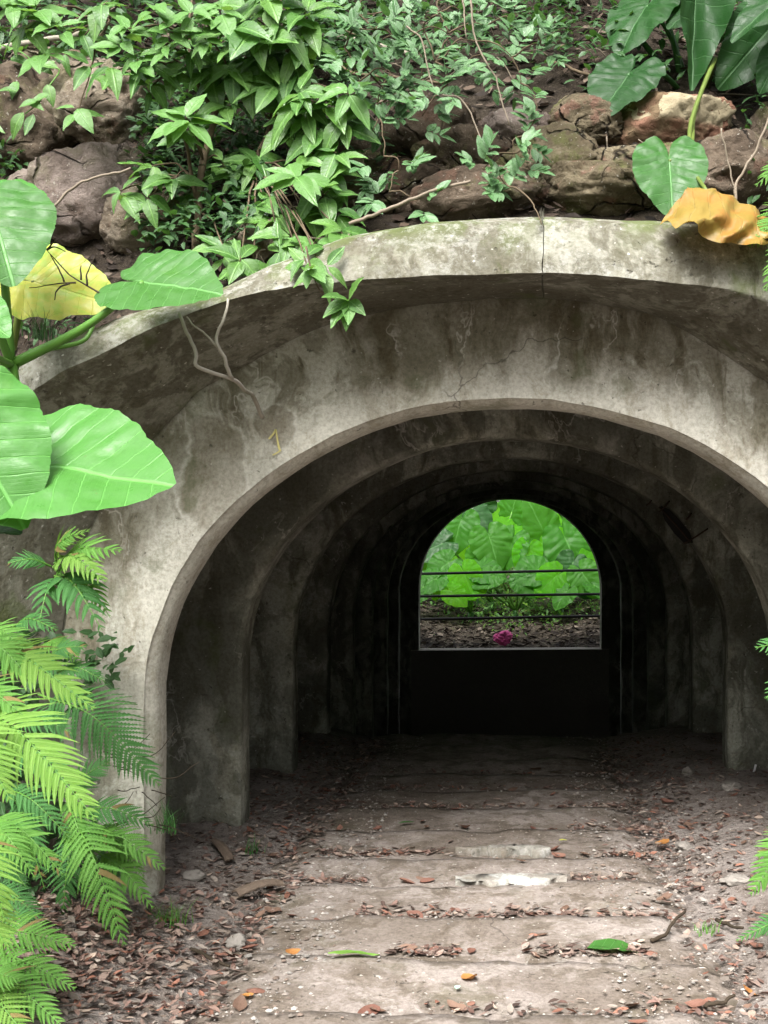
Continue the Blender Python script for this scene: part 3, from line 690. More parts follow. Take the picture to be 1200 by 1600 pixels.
for lp in lips[2:10]:
    for _ in range(170):
        x = R.uniform(-1.2, .95); y = lp + R.gauss(.03, .05); pts.append((Vector((x, y, gsurf(x, y))), 0.003 + 0.009 * R.random() ** 2))
grit('gravel', pts, 'grey grit and pebbles along the edges of the path', 9)
def stone(px, py, w, h, mat, label, name='stone', seed=0, flat=0.5, cat='stone'):
    d = 2.97 * 1000 / (py - VPY) / 1000 * 1000 / 1000 if False else EYE * FPX / (py - VPY)
    p = P(px, py, d); p.z = gsurf(p.x, p.y) + 0.01; s = p.y / FPX
    me = boulder_mesh(40 + seed, 4, 0.7, mat); me.transform(Matrix.Diagonal((w / 2 * s, w / 2.6 * s, h / 2 * s * flat * 2, 1)))
    return tag(obj(name, me, None, Matrix.Translation(p) @ Matrix.Rotation(seed, 4, 'Z')), label, cat)
stone(302, 1390, 46, 14, M_stone, 'flat tan stone left of the path near the first rib', seed=1, flat=.6)
stone(372, 1478, 46, 34, M_stone, 'pale grey rounded stone at the left path edge', seed=2)
stone(1075, 1222, 22, 16, M_stone, 'small pale pebble inside the tunnel by the right rib', seed=3)
stone(1140, 1252, 40, 14, M_stone, 'low grey stone on the right just inside the mouth', seed=4)
stone(1068, 1326, 34, 16, M_stone, 'whitish stone beside the orange dry leaf on the right', seed=5)
stone(1150, 1392, 50, 22, M_stone, 'grey stone near the small fern on the right', seed=6)
stone(415, 1381, 26, 14, M_white, 'small white fragment beside the bark piece', 'white_fragment', 7, cat='fragment')
def slab(px0, px1, py, h, label):
    d = EYE * FPX / (py - VPY); n = 22; vs = []
    for t, zz in ((0, -0.03), (0, 0.004), (0.25, 0.012), (0.8, 0.012), (1, 0.0)):
        for i in range(n + 1):
            u = i / n; p = P(px0 + (px1 - px0) * u, py, d)
            y = d - h / 2 + h * t + 0.06 * fbm((u * 5, t * 2, py), 5) + (0.03 * fbm((u * 21, t, py)))
            endk = min(1, 8 * u, 8 * (1 - u))
            y = d + (y - d) * (0.4 + 0.6 * endk)
            vs.append((p.x + 0.06 * fbm((t * 4, u * 3, py), 3), y, 0.026 + zz + .012 * fbm((u * 3, t, py))))
    return tag(obj('white_slab', mesh('white_slab', vs, grid_faces(5, n + 1), M_white)), label, 'slab')
slab(712, 860, 1334, 0.10, 'chipped white slab set in the path, farther of two')
slab(712, 885, 1381, 0.13, 'chipped white slab set in the path, nearer of two')
# bark pieces: curled plates with split ends
def bark_plate(p0, p1, w, seed, th=0.007):
    ax = (p1 - p0); L = ax.length; ax.normalize(); sd = ax.cross(UP).normalized(); n, m = 14, 8; vs = []
    for side in (0, 1):
        for i in range(n + 1):
            t = i / n
            for j in range(m + 1):
                f = j / m * 2 - 1
                tt = t + (0.10 * fbm((f * 5, t * 2, seed), 3) if i in (0, n) else 0)
                ww = w / 2 * (1 + .3 * fbm((t * 4, f > 0, seed), 4))
                h = 0.022 - 0.35 * w * f * f * .6 + 0.006 * fbm((t * 5, f * 4, seed), 4) + 0.02 * math.sin(t * 3) - side * th
                vs.append(p0 + ax * L * tt + sd * ww * f + UP * h)
    N = (n + 1) * (m + 1); g = grid_faces(n + 1, m + 1)
    fs = g + [tuple(N + q for q in reversed(f)) for f in g]
    ring = [i * (m + 1) for i in range(n + 1)] + [n * (m + 1) + j for j in range(1, m + 1)] + [i * (m + 1) + m for i in range(n - 1, -1, -1)] + [j for j in range(m - 1, 0, -1)]
    fs += [(ring[k], ring[(k + 1) % len(ring)], N + ring[(k + 1) % len(ring)], N + ring[k]) for k in range(len(ring))]
    me = mesh('bark_piece', vs, fs, M_wood); me.set_sharp_from_angle(angle=math.radians(35))
    return obj('bark_piece', me)
p0, p1 = P(368, 1412, 5.25), P(438, 1388, 5.4)
for q in (p0, p1): q.z = gsurf(q.x, q.y) + 0.02
tag(bark_plate(p0, p1, .075, 3), 'thick curled piece of bark at the left path edge', 'bark')
p0, p1 = P(335, 1330, 6.0), P(360, 1362, 5.75)
for q in (p0, p1): q.z = gsurf(q.x, q.y) + 0.015
tag(bark_plate(p0, p1, .05, 8), 'short broken wood piece by the left rib foot', 'bark')

# dry leaves that can be picked out one by one
def dry_mesh(seed, mat):
    Rr = random.Random(seed); n = 8; vs, fs, uv = [], [], []
    curl, fold = Rr.uniform(0.2, 0.7), Rr.uniform(0.1, 0.5)
    for i in range(n + 1):
        t = i / n; w = 0.27 * math.sin(math.pi * min(1, t ** 0.8)) ** 0.8 + 0.004
        for j in range(-2, 3):
            f = j / 2
            vs.append((t - .5, f * w * (1 + .15 * fbm((t * 5, f, seed))), curl * ((t - .5) ** 2) + fold * abs(f) * w + 0.05 * fbm((t * 4, f * 2, seed)))); uv.append((t, f))
    return mesh('dry_leaf', vs, grid_faces(n + 1, 5), mat, uv=uv)
DRY = {k: [dry_mesh(10 * a + s, m) for s in range(4)] for a, (k, m) in enumerate((('red', M_dry_red), ('brown', M_dry_brown), ('orange', M_dry_orange)))}
def drop_leaf(x, y, L, kind, label, group=None, name='fallen_leaf', me=None, lift=0.008):
    z = gsurf(x, y) + lift
    M = Matrix.Translation((x, y, z)) @ Matrix.Rotation(R.uniform(0, 6.28), 4, 'Z') @ Matrix.Rotation(R.uniform(-.35, .35), 4, 'X') @ Matrix.Rotation(R.uniform(-.3, .3), 4, 'Y') @ Matrix.Diagonal((L, L, L * R.choice((1, 1, -.8)), 1))
    return tag(obj(name, me or R.choice(DRY[kind]), None, M), label, 'leaf', group)
for k, kind, lab in ((60, 'red', 'russet dry leaf lying on the stepped path'), (60, 'brown', 'dull brown dry leaf lying on the stepped path')):
    for i in range(k):
        y = 3.7 + 4.6 * R.random() ** 1.3
        if R.random() < 0.75:
            lp = R.choice(lips[2:9]); y = lp + abs(R.gauss(0, .06)) + .02
        x = R.uniform(-1.15, .85) if R.random() < .7 else R.choice((-1, 1)) * R.uniform(.9, 1.4)
        drop_leaf(x, y, R.uniform(.05, .10), kind, lab, ('russet' if kind == 'red' else 'brown') + ' leaves on the path')
def at_ground(px, py):
    d = EYE * FPX / (py - VPY); p = P(px, py, d); return p.x, p.y
for (px, py, L, kind, lab) in ((735, 1537, .10, 'orange', 'orange dry leaf alone in the middle of the nearest step'), (457, 1502, .07, 'orange', 'orange dry leaf left of the long pale green leaf'), (1035, 1322, .12, 'orange', 'large orange brown leaf on the right edge of the path'),
                               (385, 1562, .06, 'orange', 'small yellow orange leaf near the lower left litter'), (705, 1422, .08, 'red', 'reddish leaf standing up on the lip of the middle step'), (800, 1384, .07, 'red', 'red leaf lying on the nearer white slab'), (1175, 1545, .09, 'orange', 'orange leaf in the lower right corner litter')):
    drop_leaf(*at_ground(px, py), L, kind, lab)

# ------------------------------------------------------------------ leaf meshes
def arum_mesh(seed, mat, fold=0.12, droop=0.22, wavy=0.03, wide=1.0, lobes=1.0, n_ang=104, n_r=13):
    """heart-shaped blade: petiole joins at the origin, tip at +x; corrugated along the side veins"""
    key = [(0, 1.0), (7, .93), (16, .835), (30, .725), (48, .64), (66, .585), (85, .55), (105, .53), (125, .52), (145, .50), (160, .46), (170, .36), (176, .20), (180, .055)]
    ka, kr = [math.radians(k[0]) for k in key], [k[1] for k in key]
    vs, fs, uv = [(0, 0, 0)], [], [(0, 0)]
    for i in range(1, n_r + 1):
        for k in range(n_ang):
            th = -math.pi + 2 * math.pi * (k + .5) / n_ang
            a = abs(th); r = float(np.interp(a, ka, kr))
            if a > math.pi / 2: r *= 1 + (lobes - 1) * (a - math.pi / 2) / (math.pi / 2)
            scal = 1 + 0.007 * math.sin(a * 46 + seed) * (i / n_r) ** 6 + 0.04 * fbm((math.cos(th) * 2, math.sin(th) * 2, seed), 3) * (i / n_r) ** 3
            rr = r * (i / n_r) ** 0.92 * scal
            x, y = rr * math.cos(th), rr * math.sin(th) * wide
            s = x - abs(y) / wide * 0.42
            ph = (s / 0.155 + 20) % 1.0 - 0.5
            cor = 0.015 * (abs(ph) * 2) ** 0.6 * sstep(0.01, 0.12, abs(y)) * (1 - 0.5 * (i / n_r) ** 4)
            z = fold * abs(y) - droop * max(0, x) ** 2 - 0.35 * droop * y * y * 2 + cor - 0.10 * max(0, -x) ** 2
            z += wavy * (i / n_r) ** 3 * math.sin(a * 11 + seed * 1.3 + (1 if th > 0 else 0)) + 0.035 * fbm((x * 2.6, y * 2.6, seed), 3) + 0.005 * fbm((x * 14, y * 14, seed), 2)
            vs.append((x, y, z)); uv.append((x, y))
    for k in range(n_ang - 1): fs.append((0, 1 + k, 2 + k))
    for i in range(n_r - 1):
        o = 1 + i * n_ang
        for k in range(n_ang - 1): fs.append((o + k, o + n_ang + k, o + n_ang + k + 1, o + k + 1))
    return mesh('leaf', vs, fs, mat, uv=uv)
ARUM_CACHE = {}
def arum_leaf(plant, attach, tip, nh, mat, seed=1, wide=1.0, base=None, stalk_mat=None, r=0.011, sag=0.1, label=None, **kw):
    key = (mat.name, seed, tuple(sorted(kw.items())))
    if key not in ARUM_CACHE: ARUM_CACHE[key] = arum_mesh(seed, mat, **kw)
    x = tip - attach
    M = frame(attach, x, Vector(nh), x.length, wide)
    o = obj('leaf', ARUM_CACHE[key], plant, M)
    if label: o['label'] = label
    if base is not None:
        mid = base.lerp(attach, 0.55) + Vector((0, 0, sag))
        tube('petiole', [base, mid, attach], r * 1.5, r * 0.75, stalk_mat or M_stalk, plant, 16, 8)
    return o
def oval_mesh(seed, mat, aspect=0.42, droop=0.25, fold=0.25, n=9, acum=1.0, name='leaf'):
    vs, fs, uv = [], [], []
    for i in range(n + 1):
        t = i / n
        w = aspect / 2 * (math.sin(math.pi * t ** 0.85) ** (0.75 if acum < 1 else 0.9)) * (1 - 0.25 * t * acum) + 0.002
        for f in (-1, -.55, 0, .55, 1):
            y = f * w
            vs.append((t, y * (1 + .05 * fbm((t * 6, f, seed))), fold * abs(y) - droop * t * t + 0.012 * math.sin(t * 22 + seed + f) * abs(f) + 0.03 * fbm((t * 3, f, seed)))); uv.append((t, y))
    return mesh(name, vs, grid_faces(n + 1, 5), mat, uv=uv)

# ------------------------------------------------------------------ elephant ear plant on the left
pl = empty('elephant_ear_plant', P(20, 575, 4.35), 'large elephant ear plant with broad leaves at the left edge', 'plant')
b0 = P(18, 570, 4.35)
tube('stem', [P(-5, 640, 4.4), P(5, 600, 4.38), b0], 0.045, 0.03, M_stalk, pl, 8, 10)
arum_leaf(pl, P(225, 441, 4.30), P(343, 449, 4.15), (0.15, -0.80, 0.60), M_arum, 1, 1.0, b0, r=.014, sag=-.03, label='broad mid green leaf over the hood', lobes=1.05, wavy=0.012, droop=0.10)
arum_leaf(pl, P(52, 441, 4.6), P(182, 470, 4.55), (-0.05, -0.85, 0.52), M_arum_yel, 2, 0.95, P(20, 545, 4.9), stalk_mat=M_stalk_yel, label='yellowing leaf', wavy=0.03, droop=0.10)
arum_leaf(pl, P(-12, 330, 4.2), P(20, 436, 4.05), (0.25, -0.80, 0.5), M_arum, 3, 1.1, b0, droop=.12, wavy=0.015)
arum_leaf(pl, P(-10, 300, 4.35), P(74, 305, 4.3), (0.0, -0.62, 0.8), M_arum_pale, 4, 0.9, b0, droop=.12, wavy=0.015)
arum_leaf(pl, P(-55, 480, 4.0), P(14, 520, 3.95), (0.2, -0.8, 0.5), M_arum_pale, 5, 1.0, b0, droop=.12, wavy=0.015)
arum_leaf(pl, P(52, 726, 3.65), P(267, 746, 3.50), (0.10, -0.72, 0.70), M_arum_pale, 6, 1.02, b0, r=.014, sag=-.05, label='largest leaf, pale green, in front of the portal wall', droop=.10, wavy=0.014, lobes=0.75)
arum_leaf(pl, P(-62, 650, 3.5), P(40, 818, 3.42), (0.30, -0.80, 0.55), M_arum_pale, 7, 1.0, b0, droop=.12, wavy=0.02)
arum_leaf(pl, P(-40, 830, 3.7), P(30, 822, 3.6), (0.1, -0.4, 0.9), M_arum_dark, 8, 0.9, None, droop=.12, wavy=0.02)
tube('petiole', [P(60, 548, 4.4), P(125, 535, 4.4), P(143, 515, 4.42), P(146, 502, 4.45)], 0.010, 0.007, M_stalk, pl, 14, 8)

# ------------------------------------------------------------------ elephant ear plant at the upper right
pr = empty('elephant_ear_plant', P(1110, 180, 6.0), 'dark elephant ear plant with hanging leaves at the upper right', 'plant')
br = P(1090, 175, 6.1)
tube('stem', [P(1100, 210, 6.15), br, P(1085, 120, 6.1)], 0.06, 0.05, M_stalk_dark, pr, 8, 10)
arum_leaf(pr, P(981, 118, 5.55), P(935, 178, 5.42), (-0.15, -0.78, 0.60), M_arum_dark, 11, 1.05, br, M_stalk_dark, label='notched heart leaf on the left of the plant', lobes=1.25, wavy=0.03, droop=.1)
arum_leaf(pr, P(1046, 252, 4.85), P(1052, 333, 4.72), (-0.05, -0.82, 0.50), M_arum_mid, 12, 1.0, None, label='small heart leaf hanging in front of the rocks', lobes=1.15, wavy=0.02, droop=.12)
tube('petiole', [br, P(1113, 90, 5.7), P(1085, 180, 5.4), P(1080, 225, 5.0), P(1046, 252, 4.85)], 0.012, 0.007, M_stalk_yel, pr, 20, 8)
arum_leaf(pr, P(1085, -30, 5.7), P(1087, 132, 5.45), (0.2, -0.95, 0.15), M_arum_dark, 13, 0.42, None, label='long limp leaf hanging straight down', fold=.5, droop=.08)
arum_leaf(pr, P(1010, 10, 5.9), P(962, 72, 5.75), (-0.25, -0.6, 0.75), M_arum_dark, 14, 1.0, br, M_stalk_dark)
arum_leaf(pr, P(1130, -12, 5.8), P(1040, 25, 5.7), (0, -0.6, 0.8), M_arum_dark, 15, 1.0, br, M_stalk_dark)
arum_leaf(pr, P(1215, 30, 5.6), P(1128, 125, 5.5), (0.3, -0.85, 0.35), M_arum_dark, 16, 0.75, br, M_stalk_dark)
arum_leaf(pr, P(1230, -5, 5.4), P(1140, 40, 5.3), (0.1, -0.6, 0.8), M_arum_dark, 17, 0.6, br, M_stalk_dark)
arum_leaf(pr, P(1200, 60, 5.8), P(1160, 112, 5.75), (0.2, -0.8, 0.4), M_arum_dark, 18, 1.2, br, M_stalk_dark)
arum_leaf(pr, P(1215, 90, 5.5), P(1190, 140, 5.45), (0.2, -0.8, 0.4), M_arum_dark, 16, 0.8, br, M_stalk_dark)
for (a, c) in (((1000, 60), (1045, 130)), ((1045, 40), (1065, 150)), ((1130, 100), (1140, 185))):
    tube('petiole', [P(*a, 6.0), P((a[0] + c[0]) / 2 + 4, (a[1] + c[1]) / 2, 6.0), P(*c, 6.1)], 0.014, 0.02, M_stalk_dark, pr, 8, 7)
# the withered leaf draped over the hood
def withered():
    ctl = [[(1080, 318, 4.85), (1128, 330, 4.85), (1176, 348, 4.82), (1222, 372, 4.78)], [(1074, 293, 4.62), (1118, 299, 4.58), (1165, 321, 4.55), (1225, 350, 4.5)],
           [(1056, 316, 4.56), (1108, 334, 4.40), (1160, 350, 4.42), (1216, 366, 4.42)], [(1028, 354, 4.50), (1072, 350, 4.34), (1134, 381, 4.38), (1205, 378, 4.40)]]
    rows = [catmull([P(*q) for q in r], 26) for r in ctl]; cols = [catmull([rows[k][i] for k in range(4)], 22) for i in range(27)]
    vs, uv = [], []
    for i, c in enumerate(cols):
        for j, p in enumerate(c):
            t, f = i / 26, j / 22
            vs.append(p + Vector((.012 * fbm((t * 9, f * 3, 2)), -.022 * math.sin(t * 26 + f * 4) * f - .03 * fbm((t * 5, f * 5, 1), 3), .014 * math.sin(t * 19) * f ** 2 + .012 * fbm((t * 8, f * 6, 9)))))
            uv.append((t, (f - .33) * .8))
    return mesh('leaf', vs, grid_faces(27, 23), M_arum_dead, uv=uv)
wl = obj('leaf', withered(), pr); wl['label'] = 'withered yellow brown leaf draped over the hood'
tube('petiole', [br, P(1118, 92, 5.6), P(1080, 190, 5.2), P(1083, 260, 4.9), P(1105, 300, 4.65)], 0.013, 0.008, M_stalk_yel, pr, 20, 8)

# ------------------------------------------------------------------ leafy shrub, upper left
SH = [oval_mesh(s, M_shrub, a, dr) for s, a, dr in ((1, .54, .25), (2, .58, .35), (3, .50, .15), (4, .55, .45), (7, .48, .7), (8, .62, .5), (9, .40, .0))]
SY = [oval_mesh(s, M_shrub_young, a, dr) for s, a, dr in ((5, .52, .2), (6, .56, .3))]
def whorl(plant, c, n, L, meshes, axis, rnd, spread=(55, 105), budget=None):
    axis = axis.normalized(); t1 = axis.cross(Vector((0.3, 1, 0.2))).normalized(); t2 = axis.cross(t1)
    a0 = rnd.uniform(0, 6.28)
    for k in range(n):
        az = a0 + 6.283 * k / n + rnd.uniform(-.35, .35); ph = math.radians(rnd.uniform(*spread))
        d = axis * math.cos(ph) + (t1 * math.cos(az) + t2 * math.sin(az)) * math.sin(ph)
        d.z -= rnd.uniform(0, .35); d.normalize()
        nh = axis * 0.7 + Vector((rnd.uniform(-.4, .4), -0.6 + rnd.uniform(-.4, .4), 0.4))
        l = L * rnd.uniform(.75, 1.3)
        obj('leaf', rnd.choice(meshes), plant, frame(c + d * 0.008 + axis * rnd.uniform(-.03, .03), d, nh, l, rnd.uniform(.72, 1.2)))
rs = random.Random(11)
sb = hillpt(305, 400)
shrub = empty('leafy_shrub', sb, 'tall leafy shrub with glossy pointed leaves on the left of the slope', 'shrub')
stem_top = [P(312, 330, 5.25), P(318, 250, 5.3), P(335, 180, 5.35), P(352, 120, 5.4)]
sb2 = hillpt(395, 350)
shrub_right_half = empty('leafy_shrub', sb2, 'drooping right half of the leafy shrub, with bright whorled tips above the left of the hood', 'shrub')  # right half of the same shrub, split off with an added trunk
tube('trunk', [sb2, P(400, 260, 5.35), P(425, 190, 5.35), P(440, 100, 5.35)], 0.016, 0.01, M_bark, shrub_right_half, 20, 7, 0.012)
tube('trunk', [sb] + stem_top, 0.022, 0.012, M_bark, shrub, 24, 8, 0.012)
tube('branch', [P(312, 330, 5.25), P(300, 280, 5.25), P(292, 230, 5.2), P(286, 200, 5.15)], 0.012, 0.006, M_bark, shrub, 14, 6, 0.01)
tube('branch', [P(335, 180, 5.35), P(365, 130, 5.35), P(400, 70, 5.4), P(440, 0, 5.4)], 0.012, 0.007, M_bark, shrub, 14, 6, 0.01)
tube('branch', [P(335, 180, 5.35), P(300, 110, 5.35), P(295, 60, 5.35), P(300, -10, 5.4)], 0.011, 0.006, M_bark, shrub, 14, 6, 0.01)
CLUST = [  # px, py, leaves, length m, young, depth
    (290, 185, 7, .165, 1, 5.05), (283, 208, 4, .13, 0, 5.1), (465, 285, 8, .165, 1, 4.9), (505, 300, 6, .155, 0, 4.95), (478, 325, 5, .15, 0, 5.0), (525, 330, 5, .14, 0, 4.95), (430, 345, 4, .15, 0, 5.05),
    (470, 150, 6, .17, 0, 5.05), (515, 165, 6, .15, 0, 5.05), (545, 145, 4, .15, 1, 5.0), (540, 195, 5, .14, 0, 5.05), (500, 205, 5, .15, 0, 5.1), (430, 130, 5, .15, 0, 5.15), (525, 240, 5, .15, 0, 5.0), (490, 240, 4, .14, 0, 5.1),
    (400, 60, 6, .18, 0, 5.1), (370, 55, 4, .18, 0, 5.1), (440, 45, 6, .17, 0, 5.1), (470, 70, 5, .17, 0, 5.15), (480, 20, 6, .17, 0, 5.15), (420, 5, 6, .17, 0, 5.15), (365, 110, 5, .17, 0, 5.25), (330, 115, 4, .18, 0, 5.3), (400, 125, 4, .17, 0, 5.3),
    (345, 20, 6, .14, 1, 5.1), (300, 25, 6, .12, 1, 5.1), (265, 50, 6, .11, 1, 5.1), (240, 20, 6, .12, 1, 5.1), (200, 45, 6, .11, 1, 5.1), (190, 75, 5, .11, 1, 5.1), (215, 95, 5, .10, 1, 5.1), (175, 110, 5, .14, 0, 5.1), (240, 110, 4, .14, 0, 5.2), (260, 75, 5, .10, 1, 5.1), (300, 75, 5, .13, 0, 5.2), (320, 60, 5, .10, 1, 5.1), (280, 120, 5, .13, 0, 5.25), (355, 160, 4, .14, 0, 5.3), (235, 135, 4, .12, 0, 5.2),
    (60, 20, 6, .15, 1, 5.2), (95, 45, 4, .14, 1, 5.2), (40, 45, 3, .14, 0, 5.2), (130, 60, 4, .12, 0, 5.25), (160, 10, 5, .13, 0, 5.25), (140, 110, 3, .12, 0, 5.2),
    (350, 260, 5, .15, 0, 5.35), (380, 275, 5, .15, 0, 5.3), (400, 250, 5, .14, 0, 5.3), (270, 285, 5, .12, 0, 5.2), (240, 260, 3, .13, 0, 5.2), (190, 300, 3, .12, 0, 5.15), (300, 300, 4, .12, 0, 5.3), (230, 310, 3, .12, 0, 5.15),
    (330, 90, 5, .17, 0, 5.35), (380, 90, 5, .18, 0, 5.3), (410, 95, 5, .18, 0, 5.25), (445, 95, 5, .17, 0, 5.25), (350, 50, 5, .16, 0, 5.3), (390, 20, 5, .17, 0, 5.25), (460, 110, 5, .16, 0, 5.2), (450, 180, 5, .16, 0, 5.2), (480, 175, 5, .16, 0, 5.1), (455, 215, 4, .15, 0, 5.2), (510, 270, 5, .15, 0, 5.0),
    (455, 372, 4, .13, 0, 4.8), (492, 385, 4, .13, 1, 4.7), (478, 408, 3, .12, 0, 4.55), (508, 425, 3, .12, 0, 4.48), (440, 395, 4, .12, 0, 4.75), (535, 365, 4, .13, 0, 4.75), (410, 320, 5, .14, 0, 5.1), (120, 175, 3, .12, 1, 5.15), (70, 90, 4, .13, 1, 5.2), (20, 15, 4, .14, 1, 5.2),
    (375, 410, 5, .13, 0, 4.85), (350, 395, 4, .12, 0, 4.9), (395, 430, 3, .12, 0, 4.85)]
for (px, py, n, L, yg, d) in CLUST:
    c = P(px, py, d)
    near = min(stem_top + [P(365, 130, 5.35), P(400, 70, 5.4), P(300, 110, 5.35), P(295, 60, 5.35), P(300, 280, 5.25)], key=lambda q: (q - c).length)
    if px < 170: near = P(170, 30, 5.4)
    own = shrub
    if px > 352:
        own = shrub_right_half; near = min([P(400, 260, 5.35), P(412, 225, 5.35), P(425, 190, 5.35), P(432, 150, 5.35), P(440, 100, 5.35)], key=lambda q: (q - c).length)
    tube('branch', [near, near.lerp(c, .5) + Vector((0, .02, .05)), c], 0.006, 0.003, M_bark, own, 8, 5, 0.012)
    whorl(own, c, n + 2, L, SY if yg else SH, Vector((rs.uniform(-.4, .4), -0.75, 0.75)), rs)
# hanging sprig over the hood
sp = empty('hanging_sprig', P(500, 400, 4.7), 'leafy sprig hanging over the hood edge left of the crown', 'sprig')
for path_, ls in (([(478, 385), (486, 420), (500, 455), (520, 470)], [(480, 415, .10), (496, 425, .12), (478, 440, .10), (505, 435, .11)]), ([(500, 455), (530, 465), (545, 470)], [(520, 500, .14), (545, 490, .12), (528, 462, .13), (552, 452, .14), (540, 510, .12), (515, 480, .12), (560, 480, .10)])):
    tube('branch', [P(x, y, 4.45) for x, y in path_], 0.004, 0.002, M_bark, sp, 10, 5)
    for (x, y, L) in ls:
        anchor = P(*path_[-1], 4.45) if y > 440 else P(*path_[1], 4.45)
        dirv = (P(x, y, 4.40) - anchor).normalized()
        obj('leaf', rs.choice(SH[:3] + SY), sp, frame(anchor, dirv, Vector((rs.uniform(-.3, .3), -0.8, .5)), L))
# small climbing plant on the left rocks
vine = empty('climbing_vine', hillpt(85, 240), 'thin vine with scattered light leaves on the left rocks', 'vine')
vp = [(45, 128), (75, 140), (100, 160), (130, 165), (115, 190), (100, 215), (80, 232)]
tube('stem', [hillpt(x, y) + Vector((0, -.32, .06)) for x, y in vp], 0.004, 0.003, M_stalk, vine, 18, 5)
for (x, y) in vp + [(60, 150), (140, 145), (125, 155), (70, 200), (95, 235), (118, 205), (85, 215), (10, 190), (15, 235), (5, 215), (18, 250), (70, 185)]:
    p = hillpt(x, y) + Vector((0, -.34, .06))
    obj('leaf', rs.choice(SH + SY), vine, frame(p, Vector((rs.uniform(-1, 1), -.3, rs.uniform(-1, .3))), Vector((rs.uniform(-.3, .3), -.8, .5)), rs.uniform(.09, .14)))

# ------------------------------------------------------------------ small-leaved shrubs, upper centre
SM = [oval_mesh(20 + s, M_small, a, .12, .2, 6, .3) for s, a in enumerate((.5, .56, .46))]
def sprays(plant, root, lst, per, rnd, dmin):
    placed = [root]
    for (px, py, w, h, n, d) in lst:
        c = P(px, py, d)
        near = min(placed, key=lambda q: (q - c).length); placed.append(c)
        tube('twig', [near, near.lerp(c, .6) + Vector((rnd.uniform(-.03, .03), -.01, .03)), c], 0.0045, 0.0022, M_bark, plant, 10, 5, 0.015)
        s = d / FPX
        for k in range(max(1, n // 6)):
            q = c + Vector((rnd.gauss(0, w * s * .36), rnd.gauss(0, .06), rnd.gauss(0, h * s * .36)))
            ax = (q - c) + Vector((rnd.uniform(-.05, .05), -.04, rnd.uniform(-.03, .05)))
            ax.normalize(); ln = rnd.uniform(.05, .10)
            for j in range(6):
                t = j // 2 / 3 + .2; sd = 1 if j % 2 else -1
                side = ax.cross(Vector((0.2, -1, .6))).normalized() * sd
                dv = (ax * .55 + side + Vector((0, -.15, rnd.uniform(-.2, .2)))).normalized() if j < 5 else ax
                obj('leaf', rnd.choice(SM), plant, frame(q + ax * ln * t, dv, Vector((rnd.uniform(-.4, .4), -.7, .7)), rnd.uniform(.05, .085)))
s1b = hillpt(600, 330)
s1 = empty('small_leaved_shrub', s1b, 'fine twiggy shrub with tiny blue green leaves above the hood crown', 'shrub')
sprays(s1, P(610, 150, 5.35), [(540, 75, 40, 60, 20, 5.15), (585, 50, 50, 50, 24, 5.15), (560, 125, 50, 40, 24, 5.15), (610, 115, 50, 50, 24, 5.1), (590, 165, 50, 40, 24, 5.1), (560, 20, 50, 40, 18, 5.2), (630, 20, 40, 40, 18, 5.2), (625, 70, 50, 40, 24, 5.15), (600, 245, 50, 30, 20, 5.0), (625, 265, 40, 30, 20, 5.0), (610, 300, 50, 30, 20, 4.95), (650, 320, 50, 20, 12, 4.9), (545, 165, 30, 50, 12, 5.15), (580, 205, 40, 30, 12, 5.05), (640, 160, 40, 30, 18, 5.1)], 6, rs, 5)
s3 = empty('small_leaved_shrub', hillpt(700, 40), 'mass of tiny glossy leaves at the top centre of the slope', 'shrub')
sprays(s3, P(680, 20, 5.5), [(530, 40, 50, 60, 24, 5.3), (575, 90, 60, 50, 30, 5.25), (640, 60, 60, 50, 30, 5.25), (700, 50, 60, 50, 30, 5.25), (760, 40, 60, 40, 24, 5.3), (800, 30, 50, 40, 18, 5.3), (660, 130, 60, 40, 30, 5.2), (610, 150, 60, 40, 24, 5.2), (720, 110, 50, 40, 24, 5.2), (760, 90, 50, 40, 18, 5.2), (580, -5, 60, 30, 18, 5.3), (690, -5, 60, 30, 18, 5.3), (540, 130, 40, 60, 24, 5.25)], 6, rs, 5)
s2b = hillpt(740, 160)
s2 = empty('small_leaved_shrub', s2b, 'arching twigs of tiny pale leaves hanging before the mossy rocks', 'shrub')
sprays(s2, P(700, 60, 5.4), [(680, 95, 50, 50, 24, 5.1), (700, 135, 60, 40, 30, 5.05), (670, 30, 50, 40, 18, 5.15), (735, 60, 40, 40, 12, 5.15), (800, 90, 50, 60, 24, 5.1), (845, 80, 50, 30, 18, 5.1), (830, 60, 40, 40, 12, 5.1), (815, 130, 40, 30, 12, 5.1), (720, 15, 50, 30, 12, 5.2), (660, 180, 50, 30, 18, 5.05), (840, 175, 30, 40, 12, 5.0), (820, 210, 30, 40, 18, 4.95), (800, 240, 40, 30, 18, 4.95), (755, 262, 60, 24, 24, 4.9), (785, 285, 40, 36, 24, 4.9), (830, 245, 30, 40, 12, 4.92), (845, 352, 20, 14, 6, 4.55)], 6, rs, 5)
for pp in ([(735, -10), (742, 60), (775, 120), (782, 160), (795, 195)], [(632, 42), (660, 70), (676, 140)], [(690, 150), (725, 160), (760, 235)], [(725, -5), (728, 60)]):
    tube('twig', [P(x, y, 5.05) for x, y in pp], 0.005, 0.003, M_twig, s2, 14, 5, 0.012)

